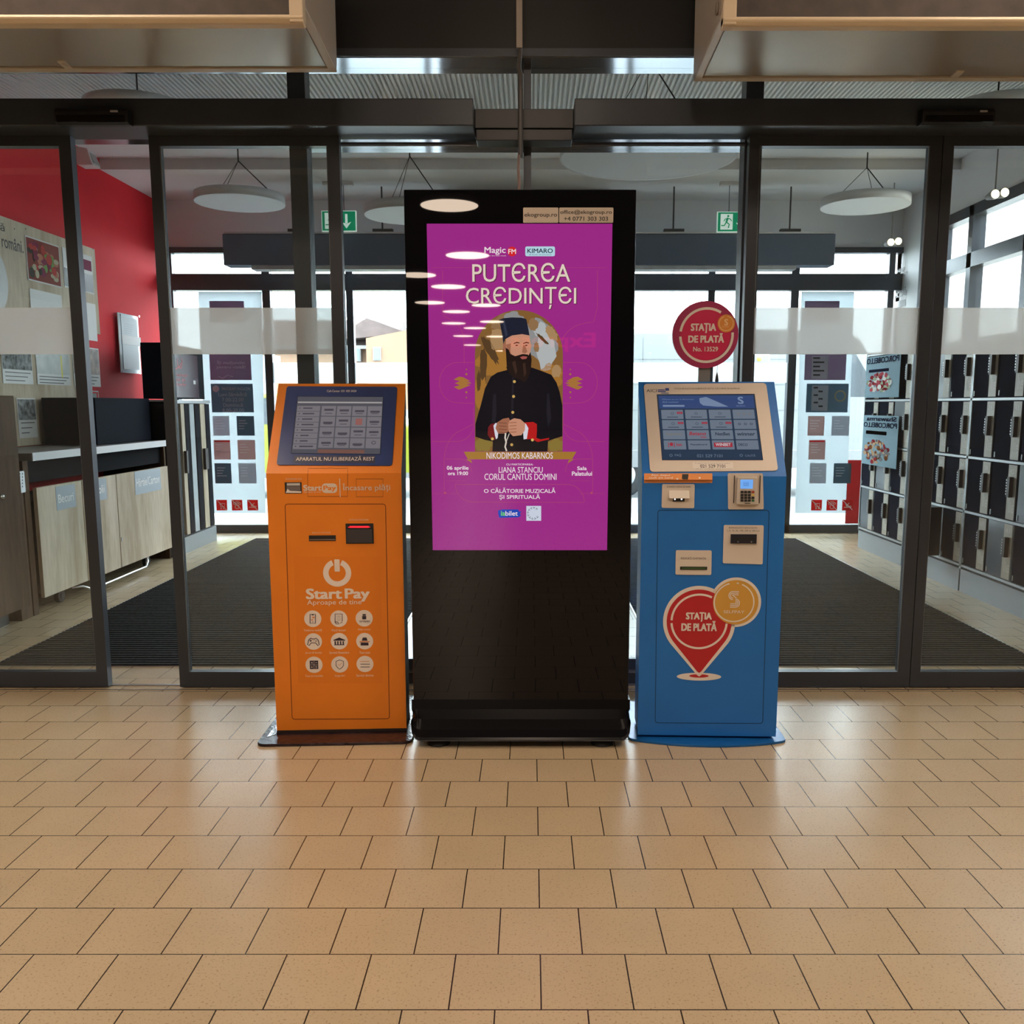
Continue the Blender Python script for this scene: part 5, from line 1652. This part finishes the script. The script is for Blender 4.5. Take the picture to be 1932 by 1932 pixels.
# mirrored food adverts on the far bank
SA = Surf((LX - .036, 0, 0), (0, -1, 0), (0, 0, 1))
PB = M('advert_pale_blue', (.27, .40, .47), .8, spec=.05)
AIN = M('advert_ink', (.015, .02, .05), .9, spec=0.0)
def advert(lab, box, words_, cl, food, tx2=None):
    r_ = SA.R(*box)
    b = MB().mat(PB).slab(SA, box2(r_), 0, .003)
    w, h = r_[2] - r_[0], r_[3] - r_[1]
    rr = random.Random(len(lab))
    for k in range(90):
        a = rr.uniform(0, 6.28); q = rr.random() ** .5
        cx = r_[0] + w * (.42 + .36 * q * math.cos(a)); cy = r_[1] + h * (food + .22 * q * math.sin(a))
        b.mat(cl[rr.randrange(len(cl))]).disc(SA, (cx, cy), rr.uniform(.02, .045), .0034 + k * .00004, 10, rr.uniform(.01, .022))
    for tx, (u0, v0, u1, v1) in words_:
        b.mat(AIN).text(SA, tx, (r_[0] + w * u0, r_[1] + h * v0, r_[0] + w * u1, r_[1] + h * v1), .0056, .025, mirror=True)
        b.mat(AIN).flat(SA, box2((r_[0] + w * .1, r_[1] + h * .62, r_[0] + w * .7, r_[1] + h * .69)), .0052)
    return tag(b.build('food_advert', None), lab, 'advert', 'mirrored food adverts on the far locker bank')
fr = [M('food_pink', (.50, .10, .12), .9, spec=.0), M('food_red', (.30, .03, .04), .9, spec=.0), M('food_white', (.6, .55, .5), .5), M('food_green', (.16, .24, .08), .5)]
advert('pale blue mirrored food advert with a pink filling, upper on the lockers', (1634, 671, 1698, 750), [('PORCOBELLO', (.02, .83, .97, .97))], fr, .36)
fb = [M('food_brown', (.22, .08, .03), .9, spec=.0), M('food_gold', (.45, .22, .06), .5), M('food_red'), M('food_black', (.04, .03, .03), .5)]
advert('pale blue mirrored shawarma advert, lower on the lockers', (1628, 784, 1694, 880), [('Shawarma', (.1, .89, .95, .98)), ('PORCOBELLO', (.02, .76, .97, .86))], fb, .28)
# mirrored writing on the white pillar
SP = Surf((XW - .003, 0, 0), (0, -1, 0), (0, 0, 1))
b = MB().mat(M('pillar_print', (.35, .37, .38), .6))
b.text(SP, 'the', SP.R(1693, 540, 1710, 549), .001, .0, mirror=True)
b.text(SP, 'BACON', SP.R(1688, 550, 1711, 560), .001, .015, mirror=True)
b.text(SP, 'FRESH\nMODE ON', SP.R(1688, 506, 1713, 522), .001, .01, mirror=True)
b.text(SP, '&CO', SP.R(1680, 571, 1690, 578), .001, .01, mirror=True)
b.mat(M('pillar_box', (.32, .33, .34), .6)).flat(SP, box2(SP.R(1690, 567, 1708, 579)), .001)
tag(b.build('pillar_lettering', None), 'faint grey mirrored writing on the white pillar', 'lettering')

# =================================================================== NOTICE PANELS on the outer glazing
FILM = M('white_glass_film', (.72, .75, .77), .5, emit=(.8, .86, .9), es=.0)
def film_mat():
    m = bpy.data.materials.new('white_translucent_film'); m.use_nodes = True
    t = m.node_tree; t.nodes.clear(); N = t.nodes.new
    o = N('ShaderNodeOutputMaterial'); d = N('ShaderNodeBsdfDiffuse'); d.inputs[0].default_value = (.8, .8, .8, 1)
    l = N('ShaderNodeBsdfTranslucent'); l.inputs[0].default_value = (.56, .6, .62, 1)
    x = N('ShaderNodeMixShader'); x.inputs[0].default_value = .6
    t.links.new(d.outputs[0], x.inputs[1]); t.links.new(l.outputs[0], x.inputs[2]); t.links.new(x.outputs[0], o.inputs[0])
    return m
FILM = film_mat()
SO = Surf((0, YO + .004, 0), (1, 0, 0), (0, 0, 1))
def lucent(name, col):
    m = bpy.data.materials.new(name); m.use_nodes = True
    t = m.node_tree; t.nodes.clear(); N = t.nodes.new
    o = N('ShaderNodeOutputMaterial'); d = N('ShaderNodeBsdfDiffuse'); d.inputs[0].default_value = (*col, 1)
    l = N('ShaderNodeBsdfTranslucent'); l.inputs[0].default_value = (*col, 1)
    x = N('ShaderNodeMixShader'); x.inputs[0].default_value = .55
    t.links.new(d.outputs[0], x.inputs[1]); t.links.new(l.outputs[0], x.inputs[2]); t.links.new(x.outputs[0], o.inputs[0])
    return m
NB = lucent('sticker_slate', (.17, .25, .31)); NV = lucent('sticker_violet', (.36, .27, .36)); NG = lucent('sticker_grey', (.62, .62, .66)); NRB = lucent('sticker_taupe', (.70, .52, .50))
NT = lucent('sticker_print', (.9, .9, .92)); PR = lucent('picto_red', (.85, .04, .05)); PW = M('picto_line', (.9, .8, .78), .5)
def notice_panel(label, ox, flip, texts):
    g = lambda x: ox + (x - 438) * 1.0
    def bx(x0, y0, x1, y1):
        return SO.R(g(x0), y0, g(x1), y1)
    t = thing('notice_board', label, 'notice board', SO.pt(SO.px(ox, 970)), 'white film notice panels on the outer glazing')
    MB().mat(FILM).slab(SO, SO.P([(374, 550), (494, 550), (501, 968), (390, 968)] if texts else [(1512, 550), (1612, 550), (1596, 968), (1500, 968)]), .0, .0015).build('film', None, t)
    k = 0
    def sq(b_, m_, nm='sticker'):
        b = MB().mat(m_).slab(SO, box2(b_), .0015, .0025)
        return b
    b = sq(bx(396, 568, 461, 610), NV); b.build('sticker', None, t)
    b = sq(bx(396, 668, 474, 717), NV)
    if texts:
        b.mat(NT).text(SO, 'Îți mulțumim\npentru vizită!', bx(409, 680, 463, 697), .003)
        b.line(SO, SO.P([(g(412), 710), (g(420), 714), (g(430), 708), (g(440), 711)]), .006, .003)
    else:
        b.mat(NG).flat(SO, box2(bx(409, 672, 440, 715)), .003); b.mat(INK)
        for j in range(5): b.flat(SO, box2(bx(412, 674 + j * 8, 425 + (j % 2) * 8, 677 + j * 8)), .0034)
    b.build('sticker', None, t)
    b = sq(bx(399, 724, 478, 778), NB)
    if texts:
        b.mat(NT).disc(SO, SO.px(g(407.5), 733.5), .035, .003, 20)
        b.text(SO, 'PROGRAM MAGAZIN', bx(419, 731, 472, 736.5), .003)
        b.text(SO, 'Luni-Sâmbătă\n7.00-22.00\nDuminică\n8.00-20.00', bx(413, 740, 466, 777.5), .003)
    else:
        b.mat(NG).flat(SO, box2(bx(409, 727, 440, 775)), .003); b.mat(INK)
        for j in range(6): b.flat(SO, box2(bx(413 + (j % 2) * 9, 730 + j * 7, 421 + (j % 2) * 9, 733 + j * 7)), .0034)
        b.mat(M('sticker_gold', (.36, .28, .14), .5)).arc(SO, SO.px(g(463), 747), .045, .06, 0, 360, .0034, 20)
    b.build('sticker', None, t)
    rows = [(785, 822), (830, 867), (874, 912)]
    cols_a = [(402, 433), (447, 480)]
    mm = [[NG, NB], [NRB, NRB], [NB, NG]] if texts else [[NRB, NG], [NRB, None], [NG, NB]]
    rr = random.Random(int(ox))
    for i, (ya, yb) in enumerate(rows):
        for j, (xa, xb) in enumerate(cols_a):
            if mm[i][j] is None:
                continue
            dx = i * 1.8
            b = sq(bx(xa + dx, ya, xb + dx, yb), mm[i][j])
            if i == 1 and j == 0:
                b.mat(PR).flat(SO, box2(bx(xa + dx + 1, ya + 1, xb + dx - 1, ya + 4)), .003)
            b.mat(NT)
            for q in range(4):
                b.flat(SO, box2(bx(xa + dx + 4, ya + 8 + q * 5, xa + dx + 14 + rr.random() * 10, ya + 9.4 + q * 5)), .003)
            b.build('sticker', None, t)
    for q, cxp in enumerate((418.5, 447.5, 477)):
        b = MB().mat(PR).slab(SO, box2(bx(cxp - 10, 943, cxp + 10, 963)), .0015, .0025)
        b.mat(PW)
        G2 = lambda x, y: SO.px(g(cxp) + x, 953 + y)
        if q == 0:
            b.line(SO, [G2(-6, -5), (G2(-4, -5)), G2(-2, 3), G2(5, 3), G2(6, -3), G2(-3, -3)], .006, .003); b.disc(SO, G2(-1, 6), .008, .003, 10); b.disc(SO, G2(4, 6), .008, .003, 10)
        elif q == 1:
            for a in (-5, -1.7, 1.7, 5): b.arc(SO, G2(a, -3 if abs(a) > 3 else -5), .008, .013, 0, 360, .003, 10)
            b.arc(SO, G2(0, 3), .018, .024, 0, 360, .003, 14)
        else:
            b.line(SO, [G2(-7, 4), G2(7, 4), G2(7, 2), G2(-2, 2), G2(-5, -6)], .006, .003); b.line(SO, [G2(-2, 1), G2(3, -4)], .006, .003)
        b.line(SO, [G2(-9, -9), G2(9, 9)], .007, .0034)
        b.build('prohibition_symbol', None, t)
    return t
notice_panel('white notice panel with opening hours on the left outer glazing', 438, False, True)
notice_panel('white notice panel with grey price lists on the right outer glazing', 1560, False, False)
b = MB().mat(lucent('red_film', (.36, .06, .065))).slab(SO, box2(SO.R(1597, 868, 1640, 988)), .0, .0015)
tag(b.build('red_strip', None), 'red film strip at the foot of the right outer glazing', 'film strip')

# =================================================================== OUTSIDE
# white delivery van, side on
VWH = M('van_white', (.165, .175, .175), .4)
VGL = M('van_glass', (.04, .05, .06), .08)
VGR = M('van_grey_trim', (.16, .165, .17), .6)
VY = 13.4
t = thing('delivery_van', 'tall white delivery van parked outside, behind the blue kiosk', 'van', (3.6, VY + 1, -.03))
vx0, vx1 = .2, 6.2
prof = [(vx0, .45), (vx0, 2.30), (vx0 + .12, 2.42), (4.5, 2.42), (4.75, 2.30), (5.35, 1.45), (6.05, 1.25), (vx1, 1.0), (vx1, .45)]
b = MB().prism([(x, VY, z) for x, z in prof], (0, 2.0, 0))
b.build('body', VWH, t, bevel=.07, segs=3)
b = MB().mat(M('van_groove', (.11, .12, .125), .5))
for x in (1.62, 3.1, 4.2):
    b.box(x, VY - .003, .5, x + .012, VY + .01, 2.3)
for z in (1.62, 1.98, 1.25):
    b.box(vx0 + .1, VY - .003, z, 4.2, VY + .01, z + .012)
b.build('panel_grooves', None, t)
MB().box(vx0, VY - .02, .42, 6.2, VY + .02, .68).build('side_trim', VGR, t, bevel=.01)
MB().prism([(4.35, VY - .004, 1.45), (5.1, VY - .004, 1.45), (4.68, VY - .004, 2.1), (4.35, VY - .004, 2.1)], (0, .02, 0)).build('side_window', VGL, t)
for xw in (1.35, 5.2):
    w = MB().mat(RUB).lathe((xw, VY + .12, .31), [(.34, .10), (.34, -.10), (.30, -.12), (.2, -.12)], 'y', 32).build('wheel', None, t); ORIG[w.name] = ORIG[t.name].copy()
    MB().lathe((xw, VY + .12, .31), [(.20, -.115), (.19, -.13), (.06, -.14), (.05, -.12)], 'y', 24).build('hubcap', M('hub_grey', (.42, .43, .44), .35, .6), w)
# vehicle with mirror and orange lamp behind the right door
p = atY(1436, 677, 12.6)
t = thing('wing_mirror', 'grey vehicle mirror with a small orange indicator showing outside', 'mirror', p)
MB().box(p.x - .13, 12.58, p.z - .06, p.x + .12, 12.7, p.z + .06).build('housing', M('mirror_grey', (.20, .21, .22), .4), t, bevel=.015)
MB().lathe((p.x - .03, 12.575, p.z), [(.001, -.01), (.03, -.008), (.034, .004)], 'y', 16).build('indicator', M('indicator', (.8, .3, .05), .3, emit=(1, .32, .04), es=2.0), t)
MB().tube([(p.x, 12.66, p.z), (p.x + .1, 13.0, p.z - .1), (p.x + .1, 13.37, p.z - .1)], .025, 8).build('arm', VGR, t)
# yellow car on the left
YEL = M('car_yellow', (.19, .205, .009), .4)
CYr = 13.2
t = thing('yellow_car', 'small lemon yellow car parked outside, behind the orange kiosk', 'car', (-3.7, CYr + .8, -.03))
cx0, cx1 = -5.6, -1.62
sh = [(cx0, .35), (cx0 + .02, .75), (cx0 + .35, .98), (cx0 + 1.0, 1.08), (cx0 + 1.55, 1.5), (cx0 + 2.9, 1.52), (cx0 + 3.65, 1.12), (cx1, .98), (cx1 + .04, .5), (cx1 - .05, .3), (cx1 - .35, .3), (cx0 + .35, .3)]
MB().prism([(x, CYr, z) for x, z in sh], (0, 1.6, 0)).build('body', YEL, t, bevel=.06, segs=3)
MB().prism([(cx0 + 1.2, CYr - .005, 1.05), (cx0 + 3.4, CYr - .005, 1.08), (cx0 + 2.85, CYr - .005, 1.44), (cx0 + 1.65, CYr - .005, 1.43)], (0, .02, 0)).build('side_window', VGL, t)
MB().box(cx0, CYr - .01, .28, cx1, CYr + .03, .36).build('sill', VGR, t)
for xw in (cx0 + .75, cx1 - .62):
    w = MB().mat(RUB).lathe((xw, CYr + .1, .27), [(.30, .10), (.30, -.11), (.2, -.12)], 'y', 32).build('wheel', None, t); ORIG[w.name] = ORIG[t.name].copy()
    MB().lathe((xw, CYr + .1, .27), [(.19, -.12), (.18, -.13), (.04, -.14)], 'y', 20).build('hubcap', M('hub_grey'), w)
# person in yellow vest? only a red faced blob shows: blue car roof and planter behind
t = thing('blue_car', 'pale blue car far across the car park, left', 'car', (-7.4, 24, -.03))
MB().prism([(-9.6, 24, .3), (-9.5, 24, .85), (-8.6, 24, .95), (-8.0, 24, 1.42), (-6.2, 24, 1.42), (-5.5, 24, .95), (-5.3, 24, .3)], (0, 1.7, 0)).build('body', M('car_blue', (.06, .11, .17), .3), t, bevel=.06)
MB().prism([(-8.3, 23.99, .95), (-7.9, 23.99, 1.34), (-6.3, 23.99, 1.34), (-5.8, 23.99, .95)], (0, .02, 0)).build('side_window', VGL, t)
for xw in (-8.8, -6.2):
    MB().lathe((xw, 24.05, .28), [(.3, .1), (.3, -.1), (.1, -.12)], 'y', 24).build('wheel', RUB, t)
# grey shop sign with M
p0 = atY(494, 703, 20); p1 = atY(524, 671, 20)
t = thing('roadside_sign', 'grey sign box with a white letter M across the street', 'sign', (p0.x, 20, 0))
MB().box(p0.x - .4, 20, p0.z, p1.x, 20.2, p1.z).build('panel', M('sign_grey', (.24, .29, .32), .5), t)
MB().box(p0.x, 20.02, -.03, p0.x + .25, 20.18, p0.z).build('post', M('pale_post', (.45, .52, .58), .5), t)
S5 = Surf((0, 19.995, 0), (1, 0, 0), (0, 0, 1))
MB().mat(PAPER).text(S5, 'M', S5.R(506, 683, 515, 693), .002, .04).build('letter', None, t)
# peach house
HY = 55
pe = M('peach_render', (.185, .11, .068), .8, noise=(.3, .05)); rf = M('brown_roof_tiles', (.075, .052, .048), .8, noise=(2, .2)); wn = M('house_window', (.09, .12, .125), .3); wf = M('white_trim', (.2, .2, .2), .6)
t = thing('house', 'peach coloured house with brown roof beyond the car park', 'house', (-10, HY + 4, 0))
zE = atY(700, 648, HY).z; zR = atY(700, 618, HY + 3).z
xa, xb = -16.0, atY(737, 640, HY).x
MB().box(xa, HY, -.1, xb, HY + 9, zE).build('wall', pe, t)
MB().prism([(xa - .5, HY - .5, zE - .1), (xa - .5, HY + 4.5, zR + .6), (xa - .5, HY + 9.5, zE - .1)], (xb - xa + .7, 0, 0)).build('roof', rf, t)
xr = atY(705, 618, HY).x
MB().prism([(xr - 2.2, HY - 1.2, zE + .1), (xr - .2, HY - 1.2, zR + .2), (xr + 2.2, HY - 1.2, zE + .5)], (0, 5, 0)).build('dormer', rf, t)
MB().prism([(xb - 1.2, HY - 1.5, -.1), (xb + 3, HY - 1.5, -.1), (xb + 3, HY - 1.5, zE + 1.0), (xb - 1.2, HY - 1.5, zE + .2)], (0, 9, 0)).build('wing', pe, t)
MB().box(xa - .5, HY - .65, zE - .35, xb - 1.2, HY - .5, zE - .15).build('gutter', wf, t)
for px0, px1 in ((655, 661), (678, 682), (714, 725)):
    q0 = atY(px0, 681, HY); q1 = atY(px1, 659, HY)
    f_ = MB().box(q0.x - .05, HY - .62 if px0 < 700 else HY - 1.6, q0.z - .05, q1.x + .05, HY, q1.z + .05).build('window', wf, t); ORIG[f_.name] = ORIG[t.name].copy()
    MB().box(q0.x, HY - .66 if px0 < 700 else HY - 1.66, q0.z, q1.x, HY - .6, q1.z).build('pane', wn, f_)
# low white wall before the house
tag(MB().box(-18, 34, -.1, -1.0, 34.3, 1.15).build('garden_wall', M('pale_wall', (.155, .165, .165), .8)), 'low pale wall across the street before the peach house', 'wall')
# street lamps
for lab, X0, Y0, zt, arm in (('street lamp with a long arm outside on the right', 6.0, 40, 9.0, -1.6), ('slim pole outside between totem and round sign', 3.35, 22, 4.4, 0), ('street lamp beyond the van top', 8.2, 48, 9.6, 1.5)):
    t = thing('street_lamp', lab, 'street lamp', (X0, Y0, -.03))
    MB().tube([(X0, Y0, -.03), (X0, Y0, zt)], [.07, .04], 8).build('pole', M('pole_grey', (.25, .27, .28), .5), t)
    if arm:
        MB().tube([(X0, Y0, zt - .1), (X0 + arm * .5, Y0, zt + .1), (X0 + arm, Y0, zt + .35)], .035, 8).build('arm', M('pole_grey'), t)
        MB().prism([(X0 + arm, Y0 - .1, zt + .3), (X0 + arm * 1.45, Y0 - .1, zt + .45), (X0 + arm * 1.45, Y0 - .1, zt + .52), (X0 + arm, Y0 - .1, zt + .42)], (0, .2, 0)).build('head', M('pole_grey'), t)
